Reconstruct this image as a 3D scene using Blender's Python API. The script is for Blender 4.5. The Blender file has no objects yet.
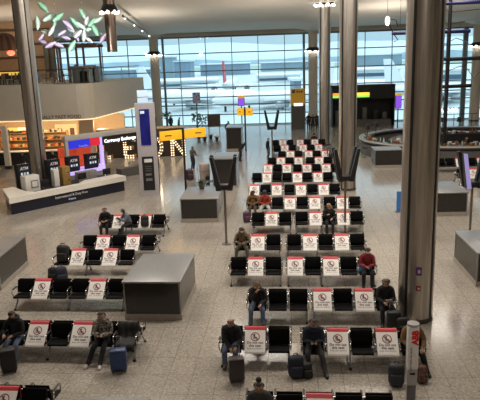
import bpy, bmesh, math, random
from mathutils import Vector, Matrix, Euler
random.seed(7)
C = bpy.context.scene.collection
PI = math.pi
SL = -0.068                                   # the building grid is turned a little to the camera
# ------------------------------------------------------------------ camera
F, CH = 600.0, 7.7
PIT, ROL = math.radians(13.3), math.radians(1.9)
fw = Vector((0, math.cos(PIT), -math.sin(PIT)))
r0 = Vector((1, 0, 0)); u0 = r0.cross(fw)
RR = r0*math.cos(ROL) - u0*math.sin(ROL)
UU = r0*math.sin(ROL) + u0*math.cos(ROL)
def ray(u, v): return fw + RR*((u-240)/F) - UU*((v-200)/F)
def at(u, v, z=0.0):
    d = ray(u, v); return Vector((0, 0, CH)) + d*((z-CH)/d.z)
def aty(u, v, Y):
    d = ray(u, v); return Vector((0, 0, CH)) + d*(Y/d.y)
cam = bpy.data.cameras.new('camera'); cam.sensor_fit = 'HORIZONTAL'; cam.sensor_width = 36
cam.lens = F/480*36; cam.clip_end = 9000
co = bpy.data.objects.new('camera', cam); C.objects.link(co)
M4 = Matrix((RR, UU, -fw)).transposed().to_4x4(); M4.translation = Vector((0, 0, CH))
co.matrix_world = M4
bpy.context.scene.camera = co

# ------------------------------------------------------------------ materials
MATS = {}
def mat(name, col, rough=.6, metal=0., var=.06, scale=8., emit=0., spec=None, ecol=None, trans=0., bump=0., coat=0.):
    if name in MATS: return MATS[name]
    m = bpy.data.materials.new(name); m.use_nodes = True
    nt = m.node_tree; b = nt.nodes['Principled BSDF']
    c = tuple(col)+(1,)
    tc = nt.nodes.new('ShaderNodeTexCoord'); nz = nt.nodes.new('ShaderNodeTexNoise')
    nz.inputs['Scale'].default_value = scale; nz.inputs['Detail'].default_value = 4
    nt.links.new(tc.outputs['Object'], nz.inputs['Vector'])
    rp = nt.nodes.new('ShaderNodeValToRGB')
    rp.color_ramp.elements[0].position = .3; rp.color_ramp.elements[1].position = .7
    rp.color_ramp.elements[0].color = tuple(max(0, x*(1-var)) for x in col)+(1,)
    rp.color_ramp.elements[1].color = tuple(min(1, x*(1+var)) for x in col)+(1,)
    nt.links.new(nz.outputs['Fac'], rp.inputs['Fac']); nt.links.new(rp.outputs['Color'], b.inputs['Base Color'])
    b.inputs['Roughness'].default_value = rough; b.inputs['Metallic'].default_value = metal
    if spec is not None: b.inputs['Specular IOR Level'].default_value = spec
    if emit:
        b.inputs['Emission Color'].default_value = tuple(ecol or col)+(1,); b.inputs['Emission Strength'].default_value = emit
    if trans: b.inputs['Transmission Weight'].default_value = trans
    if coat: b.inputs['Coat Weight'].default_value = coat
    if bump:
        bp = nt.nodes.new('ShaderNodeBump'); bp.inputs['Strength'].default_value = bump
        nt.links.new(nz.outputs['Fac'], bp.inputs['Height']); nt.links.new(bp.outputs['Normal'], b.inputs['Normal'])
    MATS[name] = m; return m

def glass(name, tint, gloss=.07):
    m = bpy.data.materials.new(name); m.use_nodes = True; nt = m.node_tree; nt.nodes.clear()
    o = nt.nodes.new('ShaderNodeOutputMaterial'); t = nt.nodes.new('ShaderNodeBsdfTransparent'); g = nt.nodes.new('ShaderNodeBsdfGlossy')
    x = nt.nodes.new('ShaderNodeMixShader'); t.inputs[0].default_value = tuple(tint)+(1,)
    g.inputs['Roughness'].default_value = .03; x.inputs[0].default_value = gloss
    nt.links.new(t.outputs[0], x.inputs[1]); nt.links.new(g.outputs[0], x.inputs[2]); nt.links.new(x.outputs[0], o.inputs[0])
    return m

def floor_mat():
    m = bpy.data.materials.new('terrazzo_tiles'); m.use_nodes = True; nt = m.node_tree; b = nt.nodes['Principled BSDF']
    N = nt.nodes.new; L = nt.links.new
    tc = N('ShaderNodeTexCoord'); mp = N('ShaderNodeMapping'); mp.inputs['Rotation'].default_value = (0, 0, .085)
    L(tc.outputs['Object'], mp.inputs['Vector'])
    br = N('ShaderNodeTexBrick'); br.offset = 0; br.inputs['Scale'].default_value = 1
    br.inputs['Brick Width'].default_value = .62; br.inputs['Row Height'].default_value = .9
    br.inputs['Mortar Size'].default_value = .008; br.inputs['Mortar Smooth'].default_value = .3
    br.inputs['Color1'].default_value = (.425, .39, .345, 1); br.inputs['Color2'].default_value = (.39, .36, .32, 1); br.inputs['Mortar'].default_value = (.22, .19, .16, 1)
    L(mp.outputs[0], br.inputs['Vector'])
    vo = N('ShaderNodeTexVoronoi'); vo.inputs['Scale'].default_value = 26; L(mp.outputs[0], vo.inputs['Vector'])
    nz = N('ShaderNodeTexNoise'); nz.inputs['Scale'].default_value = 14; nz.inputs['Detail'].default_value = 6; L(mp.outputs[0], nz.inputs['Vector'])
    bw = N('ShaderNodeSeparateColor'); L(vo.outputs['Color'], bw.inputs[0])
    r1 = N('ShaderNodeValToRGB'); e = r1.color_ramp.elements
    e[0].position = .05; e[0].color = (.68, .66, .63, 1); e[1].position = .95; e[1].color = (1.15, 1.15, 1.13, 1)
    L(bw.outputs[0], r1.inputs['Fac'])
    r2 = N('ShaderNodeValToRGB'); e = r2.color_ramp.elements
    e[0].position = .35; e[0].color = (.78, .77, .76, 1); e[1].position = .65; e[1].color = (1.08, 1.08, 1.08, 1)
    L(nz.outputs['Fac'], r2.inputs['Fac'])
    x1 = N('ShaderNodeMixRGB'); x1.blend_type = 'MULTIPLY'; x1.inputs[0].default_value = .75; L(br.outputs['Color'], x1.inputs[1]); L(r1.outputs[0], x1.inputs[2])
    x2 = N('ShaderNodeMixRGB'); x2.blend_type = 'MULTIPLY'; x2.inputs[0].default_value = 1; L(x1.outputs[0], x2.inputs[1]); L(r2.outputs[0], x2.inputs[2])
    L(x2.outputs[0], b.inputs['Base Color'])
    b.inputs['Roughness'].default_value = .15; b.inputs['Specular IOR Level'].default_value = .75
    return m

def brushed(name, col, rough=.3):
    m = bpy.data.materials.new(name); m.use_nodes = True; nt = m.node_tree; b = nt.nodes['Principled BSDF']
    N = nt.nodes.new; L = nt.links.new
    tc = N('ShaderNodeTexCoord'); mp = N('ShaderNodeMapping'); mp.inputs['Scale'].default_value = (3, 3, .12)
    L(tc.outputs['Object'], mp.inputs['Vector'])
    nz = N('ShaderNodeTexNoise'); nz.inputs['Scale'].default_value = 5; nz.inputs['Detail'].default_value = 6; L(mp.outputs[0], nz.inputs['Vector'])
    r = N('ShaderNodeValToRGB'); r.color_ramp.elements[0].position = .3; r.color_ramp.elements[1].position = .75
    r.color_ramp.elements[0].color = tuple(x*.7 for x in col)+(1,); r.color_ramp.elements[1].color = tuple(x*1.2 for x in col)+(1,)
    L(nz.outputs['Fac'], r.inputs['Fac']); L(r.outputs[0], b.inputs['Base Color'])
    b.inputs['Metallic'].default_value = 1; b.inputs['Roughness'].default_value = rough
    bp = N('ShaderNodeBump'); bp.inputs['Strength'].default_value = .05; L(nz.outputs['Fac'], bp.inputs['Height']); L(bp.outputs[0], b.inputs['Normal'])
    return m

def camo(name, cols, scale):
    m = bpy.data.materials.new(name); m.use_nodes = True; nt = m.node_tree; b = nt.nodes['Principled BSDF']
    tc = nt.nodes.new('ShaderNodeTexCoord'); nz = nt.nodes.new('ShaderNodeTexNoise'); nz.inputs['Scale'].default_value = scale
    nt.links.new(tc.outputs['Object'], nz.inputs['Vector'])
    r = nt.nodes.new('ShaderNodeValToRGB'); r.color_ramp.interpolation = 'CONSTANT'
    r.color_ramp.elements[0].color = cols[0]+(1,); r.color_ramp.elements[1].color = cols[-1]+(1,); r.color_ramp.elements[1].position = .6
    for i, c in enumerate(cols[1:-1]):
        e = r.color_ramp.elements.new(.42+.09*i); e.color = c+(1,)
    nt.links.new(nz.outputs['Fac'], r.inputs['Fac']); nt.links.new(r.outputs[0], b.inputs['Base Color']); b.inputs['Roughness'].default_value = .85
    MATS[name] = m; return m

FLOOR = floor_mat()
STEEL = brushed('brushed_steel', (.64, .595, .54), .36)
BRONZE = brushed('bronze_cladding', (.26, .19, .15), .35)
DARK = mat('groove_black', (.012, .012, .014), .5)
BLK = mat('black_leather', (.0035, .0035, .004), .6, scale=30, spec=.12)
BLKP = mat('black_plastic', (.012, .012, .014), .4)
CHROME = mat('chrome', (.68, .67, .65), .22, 1., var=.03)
GREYMET = mat('grey_metal', (.30, .30, .30), .35, .7)
WHITE = mat('white_laminate', (.74, .72, .68), .35)
SIGNW = mat('sign_white', (.92, .90, .87), .5, var=.02)
SIGNR = mat('sign_red', (.62, .055, .07), .5, var=.03)
INK = mat('ink_dark', (.09, .065, .065), .6)
REDINK = mat('ink_red', (.24, .025, .03), .6)
CEIL = mat('ceiling_white', (.50, .455, .39), .7, var=.03, scale=.6)
BEIGE = mat('fascia_beige', (.50, .44, .35), .55, var=.03, scale=1.5)
WPAINT = mat('column_paint', (.56, .50, .42), .5, var=.04)
FRAME = mat('window_frame', (.15, .19, .21), .45, .3)
PLTOP = mat('plinth_top', (.30, .305, .31), .3, .45, var=.05)
PLSIDE = mat('plinth_side', (.036, .033, .031), .2, .2, var=.12, spec=.6)
PLBASE = mat('plinth_base', (.38, .34, .29), .4)
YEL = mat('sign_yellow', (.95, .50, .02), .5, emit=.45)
GOLD = mat('gold_panel', (.60, .33, .03), .4, emit=.12)
NAVY = mat('navy_front', (.012, .014, .028), .3)
WINGLASS = glass('window_glass', (.76, .94, .98), .06)
CLEAR = glass('clear_glass', (.90, .95, .95), .08)
LAMP = mat('lamp_white', (1, .93, .82), .4, emit=14)

# ------------------------------------------------------------------ mesh builder
class MB:
    def __init__(s): s.bm = bmesh.new(); s.mats = []
    def mi(s, m):
        if m not in s.mats: s.mats.append(m)
        return s.mats.index(m)
    def add(s, verts, faces, m, smooth=False):
        i = s.mi(m); vs = [s.bm.verts.new(v) for v in verts]
        for f in faces:
            try: q = s.bm.faces.new([vs[k] for k in f]); q.material_index = i; q.smooth = smooth
            except ValueError: pass
        return s
    def box(s, c, d, m, rz=0., rx=0., ry=0., bev=0.):
        R = Euler((rx, ry, rz)).to_matrix(); c = Vector(c); h = Vector(d)/2
        t = bmesh.new(); bmesh.ops.create_cube(t, size=1)
        for v in t.verts: v.co = Vector((v.co.x*d[0], v.co.y*d[1], v.co.z*d[2]))
        if bev: bmesh.ops.bevel(t, geom=list(t.edges), offset=min(bev, min(d)*.49), segments=3, profile=.5, affect='EDGES')
        t.verts.ensure_lookup_table(); t.verts.index_update()
        s.add([c + R @ v.co for v in t.verts], [[v.index for v in f.verts] for f in t.faces], m, bool(bev)); t.free(); return s
    def cyl(s, a, b, r, m, n=12, r2=None, cap=True):
        a = Vector(a); b = Vector(b); d = (b-a).normalized(); r2 = r if r2 is None else r2
        x = d.orthogonal().normalized(); y = d.cross(x)
        P = [a + (x*math.cos(k*2*PI/n)+y*math.sin(k*2*PI/n))*r for k in range(n)] + [b + (x*math.cos(k*2*PI/n)+y*math.sin(k*2*PI/n))*r2 for k in range(n)]
        s.add(P, [(k, (k+1) % n, n+(k+1) % n, n+k) for k in range(n)], m, True)
        if cap: s.add(P[:n], [tuple(range(n))[::-1]], m); s.add(P[n:], [tuple(range(n))], m)
        return s
    def tube(s, pts, r, m, n=8, closed=False):
        pts = [Vector(p) for p in pts]; k = len(pts); P = []; up = Vector((.13, .21, .97)).normalized()
        for i, p in enumerate(pts):
            a = pts[i-1] if (i or closed) else p; b = pts[(i+1) % k] if (i < k-1 or closed) else p
            d = (b-a).normalized(); x = d.cross(up)
            if x.length < .1: x = d.cross(Vector((1, 0, 0)))
            x.normalize(); y = d.cross(x)
            P += [p + (x*math.cos(j*2*PI/n)+y*math.sin(j*2*PI/n))*r for j in range(n)]
        Fs = []
        for i in range(k if closed else k-1):
            for j in range(n): Fs.append((i*n+j, i*n+(j+1) % n, ((i+1) % k)*n+(j+1) % n, ((i+1) % k)*n+j))
        if not closed: Fs += [tuple(range(n))[::-1], tuple(range((k-1)*n, k*n))]
        return s.add(P, Fs, m, True)
    def lathe(s, prof, m, c=(0, 0, 0), n=20):
        c = Vector(c); P = []
        for r, z in prof: P += [c + Vector((r*math.cos(j*2*PI/n), r*math.sin(j*2*PI/n), z)) for j in range(n)]
        Fs = [(i*n+j, i*n+(j+1) % n, (i+1)*n+(j+1) % n, (i+1)*n+j) for i in range(len(prof)-1) for j in range(n)]
        Fs += [tuple(range(n))[::-1], tuple(range((len(prof)-1)*n, len(prof)*n))]
        return s.add(P, Fs, m, True)
    def prism(s, poly, z0, z1, m, smooth=False):
        n = len(poly); P = [Vector((p[0], p[1], z0)) for p in poly] + [Vector((p[0], p[1], z1)) for p in poly]
        s.add(P, [(k, (k+1) % n, n+(k+1) % n, n+k) for k in range(n)], m, smooth)
        s.add(P, [tuple(range(n))[::-1], tuple(range(n, 2*n))], m); return s
    def sweepx(s, prof, x0, x1, m, smooth=True):            # closed (y,z) profile extruded along x
        n = len(prof); P = [Vector((x0, p[0], p[1])) for p in prof] + [Vector((x1, p[0], p[1])) for p in prof]
        s.add(P, [(k, (k+1) % n, n+(k+1) % n, n+k) for k in range(n)], m, smooth)
        s.add(P, [tuple(range(n))[::-1], tuple(range(n, 2*n))], m); return s
    def sphere(s, c, r, m, n=12, sc=(1, 1, 1)):
        prof = [(max(1e-4, math.sin(PI*k/(n//2))), -math.cos(PI*k/(n//2))) for k in range(n//2+1)]
        P = []; c = Vector(c)
        for q, z in prof: P += [c + Vector((r*sc[0]*q*math.cos(j*2*PI/n), r*sc[1]*q*math.sin(j*2*PI/n), r*sc[2]*z)) for j in range(n)]
        return s.add(P, [(i*n+j, i*n+(j+1) % n, (i+1)*n+(j+1) % n, (i+1)*n+j) for i in range(len(prof)-1) for j in range(n)], m, True)
    def mesh(s, name):
        bmesh.ops.recalc_face_normals(s.bm, faces=s.bm.faces)
        me = bpy.data.meshes.new(name); s.bm.to_mesh(me); s.bm.free()
        for m in s.mats: me.materials.append(m)
        return me
def link(name, data, parent=None, loc=None, rz=0.):
    o = bpy.data.objects.new(name, data); C.objects.link(o)
    if loc is not None: o.location = loc
    o.rotation_euler.z = rz
    if parent: o.parent = parent
    return o
def tag(o, label, cat, group=None, kind=None):
    o['label'] = label; o['category'] = cat
    if group: o['group'] = group
    if kind: o['kind'] = kind
    return o
def thing(name, label, cat, loc=(0, 0, 0), rz=0., group=None): return tag(link(name, None, None, loc, rz), label, cat, group)
def part(name, mb, parent, loc=None, rz=0.): return link(name, mb.mesh(name), parent, loc, rz)
def struct(name, mb, loc=None, rz=0.):
    o = link(name, mb.mesh(name), None, loc, rz); o['kind'] = 'structure'; return o
def text_mesh(s, size, m, align='CENTER', bold=0.):
    cu = bpy.data.curves.new('lettering', 'FONT'); cu.body = s; cu.size = size; cu.align_x = align; cu.align_y = 'CENTER'; cu.offset = bold; cu.resolution_u = 2
    o = bpy.data.objects.new('lettering', cu); C.objects.link(o)
    bpy.context.view_layer.update()
    me = bpy.data.meshes.new_from_object(o.evaluated_get(bpy.context.evaluated_depsgraph_get()))
    bpy.data.objects.remove(o); bpy.data.curves.remove(cu); me.materials.clear(); me.materials.append(m)
    return me
def face_text(s, size, m, parent, loc, rz=0., rx=PI/2, ry=0., align='CENTER', bold=0., name='lettering'):
    o = link(name, text_mesh(s, size, m, align, bold), parent, loc); o.rotation_euler = (rx, ry, rz); return o

# ------------------------------------------------------------------ world, light
bpy.context.scene.view_settings.view_transform = 'Standard'; bpy.context.scene.view_settings.look = 'None'
bpy.context.scene.view_settings.gamma = 1; bpy.context.scene.view_settings.use_curve_mapping = False
bpy.context.scene.view_settings.exposure = 0.0
w = bpy.data.worlds.new('overcast_sky'); bpy.context.scene.world = w; w.use_nodes = True
nt = w.node_tree; bg = nt.nodes['Background']
tc = nt.nodes.new('ShaderNodeTexCoord'); sp = nt.nodes.new('ShaderNodeSeparateXYZ'); rp = nt.nodes.new('ShaderNodeValToRGB')
nt.links.new(tc.outputs['Generated'], sp.inputs[0]); nt.links.new(sp.outputs['Z'], rp.inputs['Fac']); nt.links.new(rp.outputs[0], bg.inputs['Color'])
rp.color_ramp.elements[0].position = 0.; rp.color_ramp.elements[0].color = (.60, .78, .90, 1)
rp.color_ramp.elements[1].position = .6; rp.color_ramp.elements[1].color = (.88, .94, 1, 1)
mr = nt.nodes.new('ShaderNodeMapRange'); mr.inputs['From Min'].default_value = .05; mr.inputs['From Max'].default_value = .8
mr.inputs['To Min'].default_value = 1.0; mr.inputs['To Max'].default_value = 3.0          # an overcast sky is brightest overhead
nt.links.new(sp.outputs['Z'], mr.inputs['Value']); nt.links.new(mr.outputs[0], bg.inputs['Strength'])
def area(name, loc, sx, sy, power, col, rot=(0, 0, 0)):
    l = bpy.data.lights.new(name, 'AREA'); l.shape = 'RECTANGLE'; l.size = sx; l.size_y = sy; l.energy = power; l.color = col
    o = bpy.data.objects.new(name, l); C.objects.link(o); o.location = loc; o.rotation_euler = rot; return o
def point(name, loc, power, col, r=.15):
    l = bpy.data.lights.new(name, 'POINT'); l.energy = power; l.color = col; l.shadow_soft_size = r
    o = bpy.data.objects.new(name, l); C.objects.link(o); o.location = loc; return o
WARM = (1., .90, .79)
for i, (x, y, z, p) in enumerate([(0, 3, 14.2, 420), (-9, 20, 14.2, 850), (3, 19.5, 14.2, 950), (14, 20, 14.2, 700), (-6, 30, 13.8, 800), (8, 31, 13.8, 900), (1, 41, 13.0, 600), (14, 42, 12.6, 420)]):  # the lamp nearest the camera is an added fill for front faces
    area('roof_and_fill_lamp', (x, y, z), 5, 2.2, p, WARM)
# ------------------------------------------------------------------ setting
WX0, WY0 = 8.7, 70.6                                       # window wall runs through the far column of the grid
def wy(x): return WY0 + SL*(x-WX0)
struct('floor', MB().prism([(-34, -9), (36, -9), (36, wy(36)), (-34, wy(-34))], -.3, 0, FLOOR))
def czf(y):                                                # ceiling height along the hall: shallow waves falling to the window
    pts = [(-9, 14.6), (20, 15.0), (37, 14.1), (38, 13.7), (50.5, 12.6), (51.5, 12.2), (61.5, 11.5), (62.5, 11.2), (69.5, 10.75), (74, 10.6)]
    for (a, b), (c, d) in zip(pts, pts[1:]):
        if y <= c: return b + (d-b)*(y-a)/(c-a)
    return pts[-1][1]
V, FF = [], []; nx = 72; ys = [-9+i*1.0 for i in range(83)]
for y in ys:
    for i in range(nx+1):
        x = -34 + 70*i/nx
        gx = (x - WX0 - .068*(y-70.6))/18.2; t = abs((gx+.5) % 1 - .5)*2    # 0 on a column line, 1 mid-bay
        V.append((x, y, czf(y) - .55*max(0, 1-t*5)**2 + .12*math.cos(y*.9)*0))
for j in range(len(ys)-1):
    for i in range(nx): a = j*(nx+1)+i; FF.append((a, a+1, a+nx+2, a+nx+1))
struct('ceiling', MB().add(V, FF, CEIL, True))
struct('wall_left', MB().box((-34, 32, 7), (.3, 84, 15), BEIGE)); struct('wall_right', MB().box((36, 32, 7), (.3, 84, 15), BEIGE))
struct('wall_back', MB().box((1, -9, 7), (70, .3, 15), BEIGE))
# the curtain wall: mullions each 3.03 m, transoms at the heights of the photograph
win = MB(); gl = MB()
zs = [0.08] + [aty(235, v, 70.9).z for v in (114.3, 104.5, 96.6, 87, 70.3, 52.2, 35.2)]
tilt = lambda x: Vector((x, wy(x), 0))
k0 = -14
for k in range(-13, 10):
    x = WX0 + 3.03*k; win.box((x, wy(x), 5.3), (.075, .2, 10.6), FRAME, rz=math.atan(SL))
for i, z in enumerate(zs):
    win.box((1, wy(1), z), (70, .14, .12 if i < 7 else .3), FRAME, rz=math.atan(SL))
wo = struct('window_1', win)
for k in range(-14, 9):
    a = WX0+3.03*k; gl.add([(a, wy(a), 0), (a+3.03, wy(a+3.03), 0), (a+3.03, wy(a+3.03), 10.7), (a, wy(a), 10.7)], [(0, 1, 2, 3)], WINGLASS)
part('glass', gl, wo)
struct('trim_1', MB().box((1, wy(1)-.25, zs[-1]+.45), (70, .5, .8), CEIL, rz=math.atan(SL)))

# ------------------------------------------------------------------ outside
APR = mat('apron_concrete', (.40, .455, .46), .4, var=.12, scale=.02)
GRASS = mat('far_grass', (.22, .30, .26), .9, var=.15, scale=.01)
HAZE1 = mat('far_trees', (.22, .31, .37), .95, var=.2, scale=.02); HAZE2 = mat('hazy_hills', (.50, .60, .66), .95, var=.06, scale=.004)  # hills are paled, distance haze is put into their colour
struct('apron_ground', MB().box((0, 3072, -6.1), (9000, 6000, .2), APR))
struct('grass_field', MB().box((0, 900, -5.95), (3000, 400, .1), GRASS))
def ridge(name, Y, x0, x1, h, m, seed, label):
    rd = random.Random(seed); n = 90; poly = []; ph = [rd.uniform(0, 6) for _ in range(5)]
    mb = MB(); P = []
    for i in range(n+1):
        x = x0+(x1-x0)*i/n; z = h*(.7+.15*math.sin(x*3/h/18+ph[0])+.1*math.sin(x*7/h/18+ph[1])+.05*math.sin(x*19/h/18+ph[2]))
        P += [(x, Y-h*.6, -6), (x, Y, z-6), (x, Y+h*.6, -6)]
    Fs = []
    for i in range(n): Fs += [(3*i, 3*i+3, 3*i+4, 3*i+1), (3*i+1, 3*i+4, 3*i+5, 3*i+2)]
    mb.add(P, Fs, m, True); struct(name, mb)
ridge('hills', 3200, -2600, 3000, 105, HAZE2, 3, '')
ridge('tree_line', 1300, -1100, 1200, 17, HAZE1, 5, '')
SHED = mat('hangar_cladding', (.17, .25, .33), .6, var=.08, scale=.1); TERM = mat('terminal_cladding', (.60, .66, .69), .5, var=.05, scale=.1)
TGL = mat('terminal_glass', (.05, .10, .15), .2); PLANE = mat('aircraft_white', (.70, .73, .75), .3, var=.02); TAILR = mat('tail_red', (.55, .05, .05), .4); TAILB = mat('tail_blue', (.03, .06, .22), .4)
def building(label, x0, x1, Y, h, wall, d=40, nwin=0):
    t = thing('airport_building', label, 'building', ((x0+x1)/2, Y, -6), 0, 'buildings across the airfield'); W = x1-x0
    part('wall', MB().box((0, d/2, h/2), (W, d, h), wall), t); part('roof', MB().box((0, d/2, h+.4), (W+1.5, d+1.5, .8), TERM), t)
    if nwin: part('window_band', MB().box((0, -.1, h*.55), (W*.96, .4, h*.35), TGL), t)
def ux(u, Y): return aty(u, 60, Y).x
building('dark blue hangar block beyond the apron, behind the first window bay', ux(174, 420), ux(190, 420), 420, 12.5, SHED)
building('long low pale pier building behind parked aircraft in left windows', ux(150, 300), ux(216, 300), 300, 3.2, TERM, 40, 1)
building('low pale hangar row at the middle of the airfield', ux(200, 520), ux(250, 520), 520, 9, SHED)
building('pale satellite terminal seen between centre mullions', ux(258, 330), ux(300, 330), 330, 3.6, TERM, 30, 1)
building('dark boxy stand building near the right window column', ux(294, 190), ux(301, 190), 190, 6.2, SHED, 15)
building('long white hangar beyond the black shop front', ux(352, 330), ux(400, 330), 330, 5, TERM, 30, 1)
building('white terminal block seen right of the big steel column', ux(430, 260), ux(466, 260), 260, 5.5, TERM, 30, 1)
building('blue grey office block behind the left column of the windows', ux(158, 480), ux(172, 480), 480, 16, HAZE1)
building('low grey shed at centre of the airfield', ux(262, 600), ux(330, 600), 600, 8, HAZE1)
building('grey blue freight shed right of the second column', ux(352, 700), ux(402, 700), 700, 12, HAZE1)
building('hazy grey warehouse at far left of windows', ux(96, 350), ux(150, 350), 350, 9, SHED)
def aircraft(label, u, Y, rz, L=40, tail=None):
    t = thing('airliner', label, 'aircraft', (ux(u, Y), Y, -6), rz, 'parked airliners on the apron')
    r = L/20; f = MB(); pr = []
    prof = [(.05, -.5), (.5, -.48), (.85, -.44), (1, -.38), (1, .2), (.8, .34), (.4, .46), (.1, .5)]
    n = 16; P = []
    for q, y in prof: P += [Vector((r*q*math.cos(j*2*PI/n), y*L, r*q*math.sin(j*2*PI/n)+r*1.7 + (r*.5*(1-q) if y > .2 else 0))) for j in range(n)]
    f.add(P, [(i*n+j, i*n+(j+1) % n, (i+1)*n+(j+1) % n, (i+1)*n+j) for i in range(len(prof)-1) for j in range(n)], PLANE, True)
    part('fuselage', f, t)
    for s in (-1, 1):
        part('wing', MB().add([Vector(p) for p in [(s*r*.8, -.12*L, r*1.3), (s*L*.48, .16*L, r*1.9), (s*L*.48, .20*L, r*1.9), (s*r*.8, .10*L, r*1.3), (s*r*.8, -.12*L, r*1.6), (s*L*.48, .16*L, r*2.0), (s*L*.48, .20*L, r*2.0), (s*r*.8, .10*L, r*1.5)]],
            [(0, 1, 2, 3), (4, 5, 6, 7), (0, 1, 5, 4), (1, 2, 6, 5), (2, 3, 7, 6), (3, 0, 4, 7)], PLANE), t)
        part('engine', MB().cyl((s*L*.17, -.06*L, r*.85), (s*L*.17, .03*L, r*.9), r*.5, mat('engine_grey', (.40, .43, .46), .4)), t)
        part('tailplane', MB().box((s*L*.08, .45*L, r*2.2), (L*.15, L*.07, .3), PLANE), t)
    part('fin', MB().add([Vector((x, y*L, z*r)) for x in (-.25, .25) for y, z in ((.32, 2.5), (.43, 6.4), (.49, 6.4), (.47, 2.4))],
        [(0, 1, 2, 3), (4, 5, 6, 7), (0, 1, 5, 4), (1, 2, 6, 5), (2, 3, 7, 6), (3, 0, 4, 7)], tail or PLANE), t)
    part('landing_gear', MB().cyl((-r*.7, .04*L, 0), (-r*.7, .04*L, r), .35, DARK).cyl((r*.7, .04*L, 0), (r*.7, .04*L, r), .35, DARK).cyl((0, -.4*L, 0), (0, -.4*L, r), .3, DARK), t)
aircraft('white airliner with tall red tail, seen through the centre left windows', 229.5, 250, 3.02, 40, TAILR)
aircraft('white airliner parked nose left in second window bay', 196, 175, 1.3, 38)
aircraft('white airliner nearest the glass in third window bay', 275, 165, -1.25, 36)
aircraft('white airliner parked beyond the black shop front', 372, 205, 1.2, 40)
aircraft('white airliner in the window right of big steel column', 452, 170, 1.45, 38)
aircraft('distant white airliner at far left windows', 122, 190, 1.6, 38)

# ------------------------------------------------------------------ columns
def column(label, x, y, h, r=.5, m=None, grooves=True):
    m = m or STEEL; t = thing('column', label, 'column', (x, y, 0), math.atan(SL))
    part('shaft', MB().cyl((0, 0, 0), (0, 0, h), r, m, 64), t)
    if grooves:
        for a in (45, 135, 225, 315):
            a = math.radians(a); part('groove', MB().box((math.cos(a)*(r-.008), math.sin(a)*(r-.008), h/2), (.045, .075, h-.1), DARK, rz=a), t)
    part('base_ring', MB().cyl((0, 0, .01), (0, 0, .14), r+.012, mat('base_dark', (.10, .09, .08), .4, .6), 64), t)
    return t
COLS = {}
def colxy(u, v, Y): p = aty(u, v, Y); return p.x, p.y
bx, by = colxy(414.9, 310, 16.6); column('large brushed steel column in the right foreground', bx, by, czf(16)-.2)
mx, my = colxy(347.5, 150, 34.4); column('second steel column, standing behind the central seat rows', mx, my, czf(34)-.3)
fx, fy = colxy(324.5, 110, 52.5); column('slim-looking steel column furthest back, left of the second one', fx, fy, czf(52)-.3)
lx, ly = colxy(33.5, 120, 36.4); column('steel column at far left behind the desk', lx, ly, czf(36)-.3)
cx1, cy1 = colxy(154.5, 60, 70.4); column('beige painted column by the window, left side', cx1, cy1, 10.6, .52, WPAINT, False)
cx2, cy2 = colxy(313, 60, 69.2); column('beige painted column by the window, centre', cx2, cy2, 10.5, .52, WPAINT, False)
cx3, cy3 = colxy(476, 80, 67.6); column('beige painted column by the window, right edge', cx3, cy3, 10.4, .55, WPAINT, False)
struct('trim_2', MB().box((cx1+1.0, cy1+.2, 5.2), (.25, .3, 10.3), FRAME)); struct('trim_3', MB().box((cx2-1.0, cy2+.2, 5.1), (.25, .3, 10.3), FRAME)); struct('trim_4', MB().box((cx3-1.3, cy3+.2, 5.1), (.5, .3, 10.2), FRAME))
def ringlight(label, x, y, z, r):
    t = thing('spotlight_ring', label, 'light', (x, y, z), 0, 'spotlight rings around the columns')
    part('collar', MB().lathe([(r+.02, -.12), (r+.34, -.10), (r+.30, .05), (r+.06, .30), (r+.02, .30)], BLKP), t)
    for k in range(8):
        a = 2*PI*k/8+.2; part('lamp', MB().sphere((math.cos(a)*(r+.28), math.sin(a)*(r+.28), -.14), .14, LAMP, 10, (1, 1, .7)), t)
ringlight('ring of white spotlights on the left window column', cx1, cy1, aty(154, 54, 70).z, .5)
ringlight('ring of white spotlights on the centre window column', cx2, cy2, aty(312, 50, 69).z, .5)
ringlight('ring of white spotlights on the right window column', cx3, cy3, aty(476, 45, 67).z, .5)
ringlight('ring of white spotlights high on the furthest steel column', fx, fy, aty(324, 3.5, 52.5).z, .5)
# bronze pendant with its own ring
px, py = colxy(110, 20, 44)
t = thing('pendant_fitting', 'bronze hanging drum with spotlights, below the ceiling at upper left', 'light', (px, py, aty(111, 52, 44).z))
zt = aty(110, 11, 44).z - aty(111, 52, 44).z; hh = czf(44)-aty(111, 52, 44).z
part('drum', MB().cyl((0, 0, 0), (0, 0, hh), .36, BRONZE, 32, r2=.42), t)
part('seam', MB().box((-.08, -.40, hh/2), (.04, .06, hh-.05), DARK), t)
part('collar', MB().lathe([(.42, -.1), (.66, -.06), (.58, .1), (.44, .42)], BLKP, (0, 0, zt)), t)
for k in range(8):
    a = 2*PI*k/8; part('lamp', MB().sphere((math.cos(a)*.58, math.sin(a)*.58, zt-.1), .12, LAMP, 10), t)
# rib with small lights on the ceiling at upper left
a = aty(122, 2, 52); b = aty(150, 30, 66)
t = thing('ceiling_track', 'dark lighting track running along the ceiling toward left window column', 'light', (0, 0, 0))
p0 = Vector((a.x, 52, czf(52)-.75)); p1 = Vector((b.x, 66, czf(66)-.65))
part('rail', MB().cyl(p0, p1, .1, BLKP), t)
for k in range(4): part('lamp', MB().sphere(p0.lerp(p1, .05+.3*k)-Vector((0, 0, .13)), .05, LAMP, 8), t)

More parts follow.
